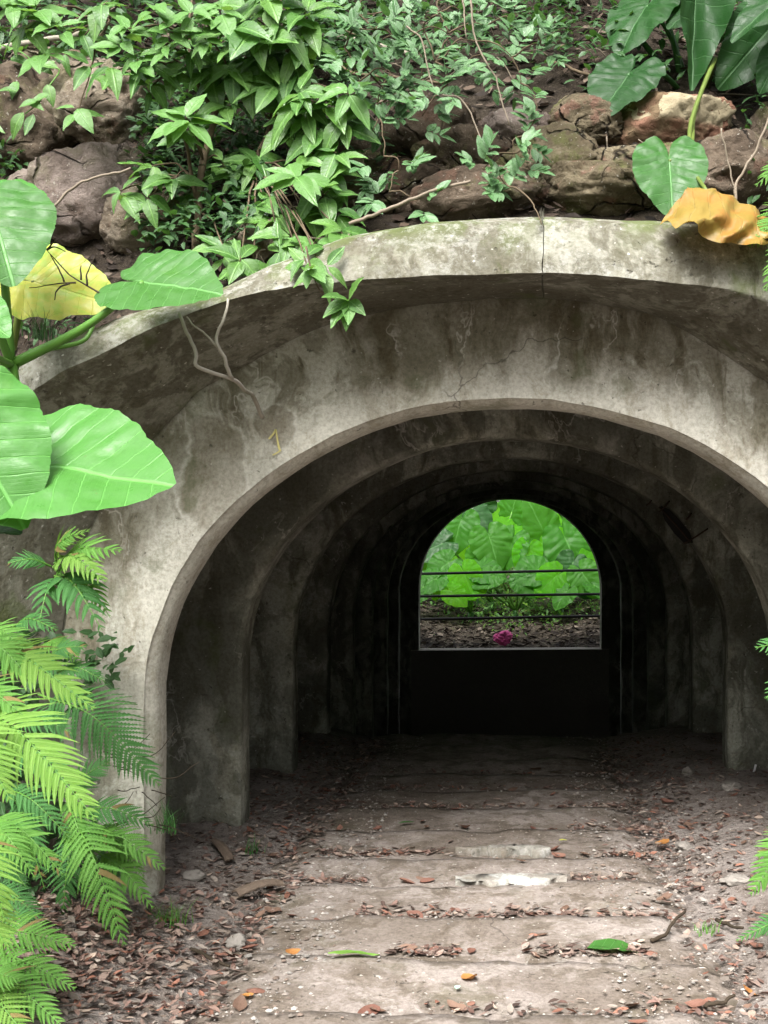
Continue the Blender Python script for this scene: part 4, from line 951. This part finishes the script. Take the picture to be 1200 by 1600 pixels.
# ------------------------------------------------------------------ ferns
def pinna_mesh(seed, mat, lobed):
    cv, dr = (0.12, 0.18, 0.08, 0.15)[seed % 4], (0.14, 0.22, 0.10, 0.28)[seed % 4]
    n = 22 if lobed else 14; vs, uv = [], []
    for i in range(n + 1):
        t = i / n
        w = 0.085 * (1 - t ** 1.9) ** 0.9 * (0.9 + 0.1 * math.sin(math.pi * t)) + 0.002
        if lobed: w *= (1.25 if i % 2 else 0.55)
        else: w *= (1.06 if i % 2 else 0.92)
        for f in (-1, 0, 1):
            vs.append((t + (0.03 * abs(f) if lobed else 0), f * w + cv * t * t, 0.35 * abs(f) * w - dr * t * t + 0.012 * math.sin(t * 8 + seed))); uv.append((t, f * w))
    return mesh('pinna', vs, grid_faces(n + 1, 3), mat, uv=uv)
def pinna_mesh_m(seed, mat, lobed):
    me = pinna_mesh(seed, mat, lobed).copy()
    for v in me.vertices: v.co.y = -v.co.y
    me.flip_normals(); return me
PIN = {}
PIN['dead', 0] = PIN['dead', 1] = [(pinna_mesh(q, M_dead_frond, 0), pinna_mesh_m(q, M_dead_frond, 0)) for q in (1, 3)]
for kn, m in (('fern', M_fern), ('lime', M_fern_lime), ('deep', M_fern_dark)):
    for lob in (0, 1): PIN[kn, lob] = [(pinna_mesh(q, m, lob), pinna_mesh_m(q, m, lob)) for q in range(4)]
def frond(plant, base, tip, kind, wid, n=20, lob=0, arch_=0.12, nh=(0.15, -0.75, 0.6), fwd=0.55, start=0.12):
    rnd = random.Random(int(abs(base.x * 1000 + tip.z * 777)))
    L = (tip - base).length; ax = (tip - base).normalized(); nh = Vector(nh)
    up = (nh - ax * nh.dot(ax)).normalized()
    pts = [base, base.lerp(tip, .5) + up * L * arch_ + Vector((0, 0, L * arch_ * .5)), tip]
    c = catmull(pts, 40)
    vs, fs = tube_geo(c, [0.0042 * (1 - .8 * i / 40) + .0006 for i in range(41)], 5)
    fr = obj('frond', mesh('frond', vs, fs, M_stalk), plant)
    for i in range(n):
        t = start + (1 - start) * (i + .5) / n; k = t * 40; a = int(min(k, 39)); p = c[a].lerp(c[a + 1], k - a); tg = (c[min(a + 2, 40)] - c[max(a - 1, 0)]).normalized()
        u = (t - start) / (1 - start)
        w = wid * (min(1, 0.62 + u * 1.6) * (1 - u ** 1.7) ** .85) + 0.006
        for s in (1, -1):
            nn = (up - tg * up.dot(tg)).normalized()
            side = nn.cross(tg) * s
            d = (side + tg * (fwd + .5 * u + rnd.uniform(-.10, .10)) + nn * rnd.uniform(-.14, .06)).normalized()
            l = w * rnd.uniform(.90, 1.08)
            if rnd.random() < .025: continue
            me = rnd.choice(PIN['dead' if rnd.random() < .02 else kind, lob])[0 if s < 0 else 1]
            thick = (L * (1 - start) / n) / (0.17 * l) * 0.84
            M = frame(p, d, nn + Vector((rnd.uniform(-.14, .14), rnd.uniform(-.14, .14), rnd.uniform(-.14, .14))), l, max(.3, min(thick, 1.7)))
            obj('pinna', me, fr, M)
    return fr
def fern(name_label, base, lst, name='fern'):
    e = empty(name, base, name_label, 'fern')
    for (b, t, d0, d1, kind, w, n, lob) in lst: frond(e, P(*b, d0), P(*t, d1), kind, w, n, lob)
    return e
fern('upper fern clump with short fronds below the largest leaf', P(100, 900, 4.6), [((85, 905), (190, 860), 4.6, 4.35, 'fern', .13, 13, 0), ((90, 900), (118, 832), 4.6, 4.4, 'fern', .12, 10, 0), ((85, 900), (160, 985), 4.6, 4.3, 'deep', .15, 9, 0), ((85, 880), (165, 910), 4.55, 4.3, 'lime', .12, 12, 0), ((90, 900), (62, 968), 4.6, 4.4, 'deep', .10, 7, 0), ((80, 885), (12, 880), 4.6, 4.5, 'deep', .07, 9, 0), ((110, 895), (172, 965), 4.62, 4.4, 'fern', .09, 12, 0), ((85, 890), (140, 828), 4.65, 4.5, 'lime', .07, 9, 0)])
fern('lime green fern with broad arching fronds at the left edge', P(-30, 1180, 4.0), [((-45, 1030), (148, 1108), 4.0, 3.7, 'lime', .16, 22, 0), ((-60, 1105), (150, 1280), 3.75, 3.45, 'lime', .21, 24, 0), ((-70, 1120), (16, 1250), 3.6, 3.4, 'lime', .16, 18, 0), ((-40, 1000), (48, 1060), 3.9, 3.75, 'fern', .12, 15, 0), ((-60, 1080), (40, 1120), 3.8, 3.6, 'fern', .12, 15, 0), ((-30, 985), (55, 1030), 4.15, 4.0, 'fern', .10, 14, 0), ((-40, 1290), (8, 1440), 3.6, 3.45, 'lime', .13, 16, 0), ((-50, 1380), (10, 1480), 3.55, 3.45, 'lime', .13, 14, 0)])
fern('deep green feathery fern against the left tunnel edge', P(60, 1100, 4.45), [((60, 1085), (250, 1228), 4.45, 4.25, 'deep', .20, 30, 1), ((70, 1040), (135, 1010), 4.5, 4.4, 'deep', .08, 12, 0), ((90, 1050), (165, 1065), 4.5, 4.4, 'deep', .07, 12, 1)])
fern('mid green fern low on the left jamb behind twigs', P(110, 1290, 4.65), [((110, 1270), (195, 1478), 4.65, 4.35, 'fern', .17, 20, 1), ((130, 1300), (258, 1358), 4.7, 4.5, 'fern', .11, 18, 1), ((120, 1290), (98, 1430), 4.65, 4.5, 'deep', .12, 15, 1), ((150, 1330), (240, 1420), 4.7, 4.55, 'fern', .10, 14, 0), ((120, 1270), (240, 1290), 4.7, 4.6, 'deep', .10, 14, 1), ((110, 1250), (170, 1190), 4.7, 4.65, 'deep', .10, 12, 1)])
fern('small fern with two light fronds between the left ferns', P(0, 1275, 4.3), [((-15, 1275), (100, 1368), 4.3, 4.1, 'fern', .11, 18, 0), ((-20, 1280), (55, 1372), 4.2, 4.05, 'fern', .09, 14, 0), ((-10, 1330), (40, 1385), 4.3, 4.2, 'deep', .09, 14, 0)])
fern('dense bright fern filling the lower left corner', P(-20, 1500, 3.9), [((-30, 1480), (118, 1478), 3.95, 3.75, 'fern', .11, 22, 1), ((-40, 1500), (118, 1545), 3.9, 3.7, 'fern', .12, 22, 1), ((-40, 1520), (100, 1605), 3.85, 3.6, 'fern', .12, 22, 1), ((-40, 1540), (45, 1625), 3.75, 3.55, 'lime', .12, 18, 1), ((-20, 1470), (60, 1430), 4.0, 3.9, 'deep', .08, 16, 1), ((-40, 1530), (30, 1530), 3.7, 3.6, 'fern', .10, 14, 1)])
fern('dark understorey fern behind the lime fronds', P(20, 1150, 4.75), [((20, 1130), (120, 1150), 4.7, 4.55, 'deep', .10, 16, 1), ((10, 1180), (130, 1235), 4.7, 4.55, 'deep', .11, 16, 1), ((0, 1230), (110, 1310), 4.65, 4.5, 'deep', .10, 16, 1), ((20, 1240), (70, 1390), 4.65, 4.5, 'deep', .10, 16, 1), ((-20, 1390), (70, 1440), 4.5, 4.35, 'deep', .09, 16, 1), ((30, 1020), (115, 1075), 4.75, 4.6, 'deep', .09, 14, 1), ((20, 980), (90, 985), 4.75, 4.6, 'deep', .08, 12, 0), ((100, 1240), (150, 1390), 4.7, 4.5, 'fern', .10, 18, 1), ((150, 1290), (225, 1370), 4.75, 4.6, 'fern', .08, 16, 1), ((60, 1010), (130, 1040), 4.7, 4.5, 'fern', .08, 14, 0)])
fern('pale fern at the lower right edge of the path', P(1260, 1330, 4.7), [((1265, 1290), (1172, 1398), 4.7, 4.5, 'fern', .14, 18, 0), ((1260, 1320), (1185, 1340), 4.7, 4.6, 'lime', .10, 14, 0), ((1260, 1440), (1150, 1470), 4.6, 4.5, 'deep', .07, 14, 0)])
fern('fern tips reaching in at the right tunnel edge', P(1270, 1020, 4.6), [((1275, 1030), (1180, 1012), 4.7, 4.5, 'deep', .11, 12, 0), ((1275, 1030), (1196, 1092), 4.7, 4.5, 'deep', .11, 12, 0)])
fern('bright fern frond over the hood at the right edge', P(1280, 330, 4.6), [((1275, 330), (1170, 385), 4.6, 4.4, 'fern', .13, 20, 1), ((1270, 360), (1195, 455), 4.55, 4.35, 'fern', .12, 18, 1), ((1270, 250), (1180, 290), 4.9, 4.8, 'fern', .10, 12, 0)])

# ------------------------------------------------------------------ twigs, canes, grass, ground cover
bb = empty('bare_branch', P(360, 590, 4.55), 'bare grey forked branch hanging from the hood to the portal wall', 'branch')
tube('limb', [P(408, 655, 4.85), P(398, 630, 4.75), P(385, 610, 4.62), P(362, 592, 4.5), P(310, 572, 4.42), P(304, 555, 4.42), P(297, 530, 4.42), P(280, 486, 4.42)], 0.0095, 0.007, M_branch, bb, 30, 6, 0.012)
tube('limb', [P(364, 592, 4.5), P(352, 565, 4.44), P(341, 545, 4.42), P(337, 525, 4.42), P(350, 498, 4.42), P(354, 468, 4.45)], 0.008, 0.005, M_branch, bb, 20, 6, 0.012)
tube('limb', [P(339, 542, 4.42), P(315, 520, 4.42), P(292, 492, 4.44)], 0.005, 0.003, M_branch, bb, 12, 5, 0.012)
dt = empty('dry_twig', P(165, 470, 4.2), 'dark leafless twig in front of the yellow leaf', 'twig')
for pp in ([(172, 470), (140, 448), (118, 435), (92, 410), (75, 392)], [(118, 440), (102, 442), (50, 450)], [(135, 445), (138, 425), (148, 400)], [(100, 440), (92, 420), (80, 398)], [(110, 442), (92, 455), (88, 470)], [(75, 392), (85, 385), (105, 392)], [(75, 392), (82, 380), (90, 376)], [(125, 437), (126, 420), (126, 412)]):
    tube('limb', [P(x, y, 4.28) for x, y in pp], 0.004, 0.0015, M_darktwig, dt, 10, 5, 0.01)
def cane(pts, r, mat, label, d=None, off=-0.1, name='cane', r1=None, wobv=0.015):
    q = [(P(x, y, d) if d else hillpt(x, y) + Vector((0, off, .04))) for x, y in pts]
    return tag(tube(name, q, r, r1 or r * .8, mat, None, 22, 7, wobv), label, 'stick')
cane([(-15, 138), (60, 112), (168, 92)], 0.017, M_cane, 'thick pale cane lying across the upper left slope', off=-.25)
cane([(500, 75), (560, 85), (640, 108), (700, 112)], 0.012, M_cane, 'grey stick behind the small leaved shrub', off=-.1)
cane([(50, 358), (95, 310), (140, 278), (205, 262)], 0.006, M_twig, 'thin arched pale stem over the fissured rock', d=4.85, name='arched_stem')
cane([(545, 352), (610, 325), (660, 305), (735, 278)], 0.008, M_twig, 'straight pale twig slanting above the hood crown', d=4.80)
cane([(1148, 318), (1152, 285), (1165, 262), (1185, 222), (1205, 178)], 0.006, M_twig, 'thin pale root dangling at the right edge', d=4.75, name='root')
cane([(860, 120), (900, 135), (960, 170)], 0.009, M_bark, 'thin brown stick lying below the dark plant', off=-.1)
cane([(880, -5), (930, 8), (960, 15)], 0.016, M_cane, 'pale stick near the top of the slope', off=-.1)
cane([(1125, 205), (1140, 260), (1150, 310)], 0.004, M_twig, 'straight thin stem beside the dangling root', d=4.95, name='thin_stick')
cane([(520, 115), (545, 140), (600, 150), (700, 160)], 0.01, M_bark, 'dark twig across the rocks under the shrub', off=-.15)
rt = random.Random(21)
tg_ = []
vs, fs = [], []
for k in range(170):     # fine dry stems tangled on the slope
    px, py = (rt.uniform(380, 560), rt.uniform(320, 440)) if k < 80 else (rt.uniform(0, 1200), rt.uniform(0, 260))
    p = hillpt(px, py) + Vector((0, -rt.uniform(.0, .06), rt.uniform(0, .04))); an = rt.uniform(0, 6.28); l = rt.uniform(.08, .3)
    d = Vector((math.cos(an), rt.uniform(-.5, .3), math.sin(an) * .7)) * l
    v, f = tube_geo(catmull([p - d * .5, p + Vector((0, -.02, .03)) * rt.uniform(0, 1), p + d * .5], 5), rt.uniform(.0015, .004), 4)
    o = len(vs); vs += v; fs += [tuple(o + q for q in ff) for ff in f]
tag(obj('dry_stems', mesh('dry_stems', vs, fs, M_twig)), 'tangle of fine dry stems strewn over the slope', 'dry stems', kind='stuff')
# ground cover: small leaves low on the slope round the shrub
gc_v, gc_f, gc_u = [], [], []
def cover_leaf(p, dv, nh, L):
    M = frame(p, dv, nh, L); o = len(gc_v)
    for (t, y, z) in ((0, 0, 0), (.35, .24, .05), (.4, 0, 0), (.35, -.24, .05), (.75, .17, -.02), (.75, 0, -.06), (.75, -.17, -.02), (1, 0, -.16)):
        gc_v.append(M @ Vector((t, y, z))); gc_u.append((t, y))
    gc_f.extend([(o, o + 2, o + 1), (o, o + 3, o + 2), (o + 1, o + 2, o + 5, o + 4), (o + 2, o + 3, o + 6, o + 5), (o + 4, o + 5, o + 7), (o + 5, o + 6, o + 7)])
for (x0, x1, y0, y1, n, L) in ((230, 430, 210, 410, 1300, .06), (0, 60, 160, 330, 200, .06), (-20, 560, -10, 130, 1600, .085), (480, 900, -10, 120, 1500, .06), (860, 1200, -10, 150, 500, .07), (400, 620, 120, 330, 500, .055), (230, 480, 120, 260, 600, .075), (1150, 1230, 180, 330, 120, .06), (40, 170, 470, 560, 120, .05)):
    for _ in range(n):
        p = hillpt(rt.uniform(x0, x1), rt.uniform(y0, y1)) + Vector((rt.uniform(-.03, .03), -rt.uniform(0, .22), rt.uniform(0, .14)))
        cover_leaf(p, Vector((rt.uniform(-1, 1), rt.uniform(-1, .2), rt.uniform(-.6, .5))), Vector((rt.uniform(-.5, .5), -.5, .8)), L * rt.uniform(.6, 1.2))
for _ in range(1100):
    px, py = rt.uniform(-60, 215), rt.uniform(985, 1440)
    if px > 130 + 70 * math.sin(py * .02): continue
    p = P(px, py, 4.95 - .35 * max(0, (110 - px) / 170) - rt.uniform(0, .12))
    cover_leaf(p, Vector((rt.uniform(-1, 1), rt.uniform(-1, 0), rt.uniform(-1, .3))), Vector((rt.uniform(-.5, .5), -.8, .6)), .06 * rt.uniform(.6, 1.3))
tag(obj('ground_cover', mesh('ground_cover', gc_v, gc_f, M_cover, uv=gc_u)), 'low green ground cover on the slope around the shrub', 'ground cover', kind='stuff')
def grass(px, py, d, n, h, label, mat=M_fern, z=None):
    p = P(px, py, d)
    if z is not None: p.z = z
    vs, fs, uv = [], [], []
    for _ in range(n):
        an = rt.uniform(0, 6.28); l = h * rt.uniform(.5, 1.1); o = len(vs); lean = rt.uniform(.25, .9)
        b = p + Vector((rt.gauss(0, .03), rt.gauss(0, .03), 0)); dx = Vector((math.cos(an), math.sin(an), 0)); sd = Vector((-dx.y, dx.x, 0)) * 0.0025
        for i in range(6):
            t = i / 5; q = b + dx * lean * l * t * t + UP * l * (t - .35 * lean * t * t)
            vs += [q + sd * (1 - t * .9), q - sd * (1 - t * .9)]; uv += [(t, .01), (t, -.01)]
        fs += [(o + 2 * i, o + 2 * i + 1, o + 2 * i + 3, o + 2 * i + 2) for i in range(5)]
    return tag(obj('grass_tuft', mesh('grass_tuft', vs, fs, mat, uv=uv)), label, 'grass')
grass(262, 1468, 4.75, 70, .12, 'pale grass tuft at the foot of the left tunnel edge', z=0.06)
grass(262, 1300, 4.95, 40, .16, 'wispy green grass hanging at the left tunnel edge', M_fern_dark)
grass(395, 1335, 5.95, 30, .10, 'small green tuft at the foot of the left rib', M_fern_dark, z=0.04)
grass(1105, 1475, 4.7, 30, .07, 'tiny grass tuft on the right side of the path', z=0.05)
grass(65, 530, 4.5, 60, .14, 'short grass below the yellow leaf', M_cover)
dk = empty('dry_twig', P(200, 1200, 4.75), 'tangled dark twigs on the left portal wall between ferns', 'twig')
for k in range(16):
    a = P(rt.uniform(160, 250), rt.uniform(1170, 1290), rt.uniform(4.7, 4.85)); an = rt.uniform(-.9, .9); l = rt.uniform(.05, .18)
    tube('limb', [a, a + Vector((l * .5, -.02, -l * .2 * an)), a + Vector((l, 0, -l * an))], 0.0025, 0.0015, M_darktwig, dk, 6, 4, 0.012)
# loose things on the path
def special(px, py, L, mat, label, asp=.42, rot=0.0, seed=60):
    x, y = at_ground(px, py); me = oval_mesh(seed, mat, asp, .05, .3, 8)
    return tag(obj('fallen_leaf', me, None, Matrix.Translation((x - L / 2 * math.cos(rot), y - L / 2 * math.sin(rot), gsurf(x, y) + .02)) @ Matrix.Rotation(rot, 4, 'Z') @ Matrix.Diagonal((L, L, L, 1))), label, 'leaf')
special(962, 1490, .23, M_arum, 'large fresh green leaf on the right of the near step', .62, -.1, 61)
special(553, 1507, .20, M_fern_lime, 'long curled pale yellow green leaf on the near step', .2, .05, 62)
special(635, 1291, .10, M_fern_dark, 'olive green leaf on the path just inside the mouth', .35, .5, 63)
special(880, 1322, .05, M_arum_yel, 'small yellow green leaf right of the farther white slab', .6, .3, 64)
special(715, 1553, .04, M_mint, 'tiny mint green scrap on the nearest step', .6, 1.4, 65)
x, y = at_ground(1165, 1222)
tag(tube('plastic_strip', [Vector((x - .06, y, .06)), Vector((x, y, .05)), Vector((x + .05, y, .06)), Vector((x + .07, y, .12))], .010, .008, M_plastic, None, 12, 6), 'bent white plastic strip against the right rib', 'plastic strip')
for (a, c, lab) in (((1020, 1480), (1072, 1448), 'dark stick leaning over the litter on the right'), ((1120, 1450), (1160, 1472), 'short brown stick on the right litter'), ((1100, 1582), (1150, 1570), 'thin dark twig in the lower right corner'), ((300, 1500), (360, 1530), 'thin twig lying on the lower left litter')):
    p0, p1 = (Vector((*at_ground(*q), 0)) for q in (a, c)); p0.z = gsurf(p0.x, p0.y) + .015; p1.z = gsurf(p1.x, p1.y) + .05
    tag(tube('stick', [p0, p1], .009, .006, M_darktwig, None, 10, 6, .02), lab, 'stick')

# ------------------------------------------------------------------ beyond the far end
fence = empty('railing', (0, 18.35, 0), 'dark three rail fence across the far end of the tunnel', 'railing')
for k, (pa, pb) in enumerate((((640, 897), (960, 890)), ((640, 932), (960, 928)), ((640, 968), (960, 962)))):
    tube('rail', [P(*pa, 18.35), P(*pb, 18.35)], 0.022, 0.022, M_rail, fence, 4, 8)
for px in (625, 970):
    q = P(px, 870, 18.35); tube('post', [Vector((q.x, 18.42, -.1)), Vector((q.x, 18.42, 1.35))], .05, .05, M_rail, fence, 4, 8)
sv = [(-1.45, 16.9, -1.7), (1.45, 16.9, -1.7), (1.45, 17.35, -1.7), (-1.45, 17.35, -1.7), (-1.45, 16.9, .04), (1.45, 16.9, .06), (1.45, 17.35, .05), (-1.45, 17.35, .03)]
o = obj('sill', mesh('sill', sv, [(4, 5, 6, 7), (0, 1, 5, 4), (1, 2, 6, 5), (2, 3, 7, 6), (3, 0, 4, 7)], M_stone, False), tunnel); o['label'] = 'worn concrete sill at the far opening'
# crumpled pink cloth
me = boulder_mesh(77, 4, 0.6, M_pink)
for v in me.vertices:
    n = v.co.normalized(); v.co *= 1 + 0.22 * (1 - 2 * abs(fbm(n * 3.2 + Vector((5, 2, 1)), 3))) ; v.co.z *= 0.85 + .25 * n.x
me.transform(Matrix.Diagonal((.135, .11, .11, 1)))
tag(obj('crumpled_cloth', me, None, Matrix.Translation(P(787, 997, 17.75))), 'crumpled bright pink cloth on the sill at the far opening', 'cloth')
# elephant ears beyond
rf = random.Random(33)
def far_plant(x, y, leaves, label):
    z = groundz(x, y); e = empty('elephant_ear_plant', (x, y, z), label, 'plant', None)
    b = Vector((x, y, z + .15))
    tube('stem', [Vector((x, y, z - .05)), b], .07, .05, M_stalk_dark, e, 4, 8)
    for k, (px, py, d, L, dirx, dirz) in enumerate(leaves):
        a = P(px, py, d); dv = Vector((dirx, -.25, dirz)).normalized()
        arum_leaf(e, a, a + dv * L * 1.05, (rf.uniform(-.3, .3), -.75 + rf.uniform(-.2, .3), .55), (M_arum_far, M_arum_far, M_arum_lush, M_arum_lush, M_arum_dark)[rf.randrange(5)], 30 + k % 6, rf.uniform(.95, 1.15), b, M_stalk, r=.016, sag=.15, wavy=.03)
    return e
far_plant(-.35, 21.3, [(720, 815, 21.0, .62, -.3, -1), (690, 850, 20.8, .6, -1, -.4), (735, 800, 21.3, .6, .5, -.6), (765, 840, 20.6, .62, .3, -.9), (700, 880, 20.5, .5, -.8, -.6), (750, 870, 20.6, .5, .4, -.8), (675, 870, 21, .5, -.8, -.5), (800, 800, 21.6, .62, .2, .9)], 'bright backlit elephant ear plant behind the far railing on the left')
far_plant(.35, 21.6, [(850, 835, 21.0, .75, -.3, .8), (800, 845, 20.7, .6, -.4, -.9), (840, 800, 21.8, .7, .6, .5), (870, 850, 20.9, .6, .5, -.8), (825, 860, 20.6, .5, -.2, -1), (790, 825, 21.4, .6, -.8, -.3), (845, 815, 21.4, .7, -.6, -.6), (880, 815, 21.6, .6, .5, -.7)], 'tall backlit elephant ear plant in the middle behind the railing')
far_plant(1.0, 21.4, [(885, 845, 20.8, .85, .35, -.9), (910, 815, 21.4, .7, .4, -.7), (895, 880, 20.6, .5, -.3, -.8), (930, 870, 20.8, .55, .5, -.8), (920, 840, 21.2, .6, .7, -.3), (870, 800, 22, .7, .2, .9), (905, 795, 22.2, .7, .6, .5), (855, 885, 20.6, .5, -.5, -.7)], 'large leaved elephant ear plant behind the railing on the right')
far_plant(-1.3, 21.9, [(665, 830, 21.5, .55, -.6, -.7), (680, 890, 21.2, .5, .3, -.9), (655, 870, 21.4, .5, -.6, -.6), (710, 905, 21, .45, .4, -.8)], 'small elephant ear plant behind the railing at the far left')
far_plant(-.6, 22.6, [(700, 800, 22.4, .8, -.5, .6), (745, 790, 22.6, .8, .1, .9), (680, 825, 22.4, .7, -.9, .1), (770, 815, 22.3, .7, .5, .3), (725, 835, 22, .7, -.3, -.8)], 'tall elephant ear plant standing behind the left far plants')
far_plant(.9, 22.8, [(860, 790, 22.6, .85, -.3, .9), (900, 800, 22.6, .8, .4, .8), (930, 825, 22.4, .75, .8, .2), (840, 825, 22.3, .7, -.5, -.6), (885, 830, 22.2, .75, .1, -.9)], 'tall elephant ear plant standing behind the right far plants')
far_plant(.1, 20.6, [(770, 900, 20.2, .4, -.7, -.3), (815, 905, 20.2, .42, .5, -.5), (745, 915, 20.2, .35, -.6, -.5), (850, 915, 20.2, .35, .7, -.4), (900, 910, 20.3, .4, .6, -.5), (700, 912, 20.3, .38, -.6, -.5)], 'low young elephant ear plant just behind the far railing')
far_plant(-.7, 20.5, [(680, 905, 20.2, .45, -.6, -.3), (725, 895, 20.2, .5, .3, -.7), (660, 918, 20.1, .4, -.5, -.5), (705, 925, 20, .36, .5, -.4), (750, 890, 20.3, .5, .6, -.2)], 'leafy low elephant ear plant behind the railing on the left')
far_plant(.9, 20.5, [(870, 900, 20.2, .5, -.5, -.4), (910, 895, 20.2, .5, .4, -.6), (930, 915, 20.1, .42, .6, -.4), (885, 925, 20, .36, -.4, -.5), (840, 890, 20.3, .5, -.6, -.2)], 'leafy low elephant ear plant behind the railing on the right')
def bush(x, y, z, rx, rz, n, L, label, seed):
    Rb = random.Random(seed); e = empty('bush', (x, y, z), label, 'bush', 'bushes beyond the tunnel')
    for k in range(5):
        t = Vector((x + Rb.uniform(-.5, .5) * rx, y + Rb.uniform(-.4, .4), z + rz * Rb.uniform(1.0, 1.7)))
        tube('stem', [Vector((x + Rb.uniform(-.1, .1), y, z - .1)), Vector((x, y, z)).lerp(t, .5) + Vector((Rb.uniform(-.1, .1), 0, .1)), t], .035, .012, M_bark, e, 8, 6, .02)
    vs, fs, uv = [], [], []
    cl = [Vector((Rb.gauss(0, .5) * rx, Rb.gauss(0, .4) * rx, rz + Rb.gauss(0, .5) * rz)) for _ in range(34)]
    for _ in range(n):
        c = Rb.choice(cl); p = Vector((x, y, z)) + c + Vector((Rb.gauss(0, .2), Rb.gauss(0, .2), Rb.gauss(0, .16)))
        M = frame(p, Vector((Rb.uniform(-1, 1), Rb.uniform(-1, 1), Rb.uniform(-.8, .3))), Vector((Rb.uniform(-.6, .6), Rb.uniform(-.6, .6), 1)), L * Rb.uniform(.6, 1.2)); o = len(vs)
        for (t, w, h) in ((0, 0, 0), (.4, .22, .04), (.4, 0, 0), (.4, -.22, .04), (1, 0, -.15)):
            vs.append(M @ Vector((t, w, h))); uv.append((t, w))
        fs += [(o, o + 2, o + 1), (o, o + 3, o + 2), (o + 1, o + 2, o + 4), (o + 2, o + 3, o + 4)]
    obj('crown', mesh('crown', vs, fs, M_bush, uv=uv), e); return e
bush(-2.2, 25, .8, 1.5, 1.4, 4200, .16, 'leafy bush beyond the far plants on the left', 1)
bush(.3, 26.5, .8, 1.6, 1.3, 4200, .16, 'leafy bush beyond the far plants in the middle', 2)
bush(2.8, 25.5, .8, 1.5, 1.3, 4200, .16, 'leafy bush beyond the far plants on the right', 3)
bush(.0, 20.9, .15, 2.0, .16, 2600, .10, 'low weeds around the stems just behind the far railing', 5)
bush(.0, 23.4, .45, 2.6, .45, 5200, .14, 'low leafy undergrowth bush around the far plant stems', 4)
# unseen leaf masses added around the near side to block low sky light
Rw = random.Random(3); vs, fs, uv = [], [], []
for k in range(330):
    an = math.radians(Rw.uniform(100, 440)) ; 
    if 35 < (math.degrees(an) % 360) < 145: continue
    rad = Rw.uniform(8.5, 13); c = Vector((rad * math.cos(an), 3 + rad * math.sin(an), Rw.uniform(.6, 7.2)))
    for _ in range(70):
        p = c + Vector((Rw.gauss(0, .75), Rw.gauss(0, .75), Rw.gauss(0, .6)))
        if p.y > 4.6 and abs(p.x) < 4: continue
        M = frame(p, Vector((Rw.uniform(-1, 1), Rw.uniform(-1, 1), Rw.uniform(-.8, .2))), Vector((Rw.uniform(-.5, .5), Rw.uniform(-.5, .5), 1)), .55 * Rw.uniform(.6, 1.2)); o = len(vs)
        for (t, w, h) in ((0, 0, 0), (.4, .26, .04), (.4, 0, 0), (.4, -.26, .04), (1, 0, -.15)):
            vs.append(M @ Vector((t, w, h))); uv.append((t, w))
        fs += [(o, o + 2, o + 1), (o, o + 3, o + 2), (o + 1, o + 2, o + 4), (o + 2, o + 3, o + 4)]
for k in range(230):      # added canopy shading the slope, then a leaf wall cutting far-end sky light
    c = Vector((Rw.uniform(-6, 6), Rw.uniform(5.2, 11), Rw.uniform(8.6, 11)))
    if k >= 70: c = Vector((Rw.uniform(-11, 11), Rw.uniform(28.5, 33), Rw.uniform(.8, 8)))
    for _ in range(60):
        p = c + Vector((Rw.gauss(0, .7), Rw.gauss(0, .6), Rw.gauss(0, .4)))
        M = frame(p, Vector((Rw.uniform(-1, 1), Rw.uniform(-1, 1), Rw.uniform(-.8, .2))), Vector((Rw.uniform(-.5, .5), Rw.uniform(-.5, .5), 1)), .5 * Rw.uniform(.6, 1.2)); o = len(vs)
        for (t, w, h) in ((0, 0, 0), (.4, .26, .04), (.4, 0, 0), (.4, -.26, .04), (1, 0, -.15)):
            vs.append(M @ Vector((t, w, h))); uv.append((t, w))
        fs += [(o, o + 2, o + 1), (o, o + 3, o + 2), (o + 1, o + 2, o + 4), (o + 2, o + 3, o + 4)]
tag(obj('shade_leaves', mesh('shade_leaves', vs, fs, M_cover, uv=uv)), 'green leaf masses added around and above the scene to block sky light', 'shade_leaves', kind='stuff')
print('objects', len(bpy.data.objects))
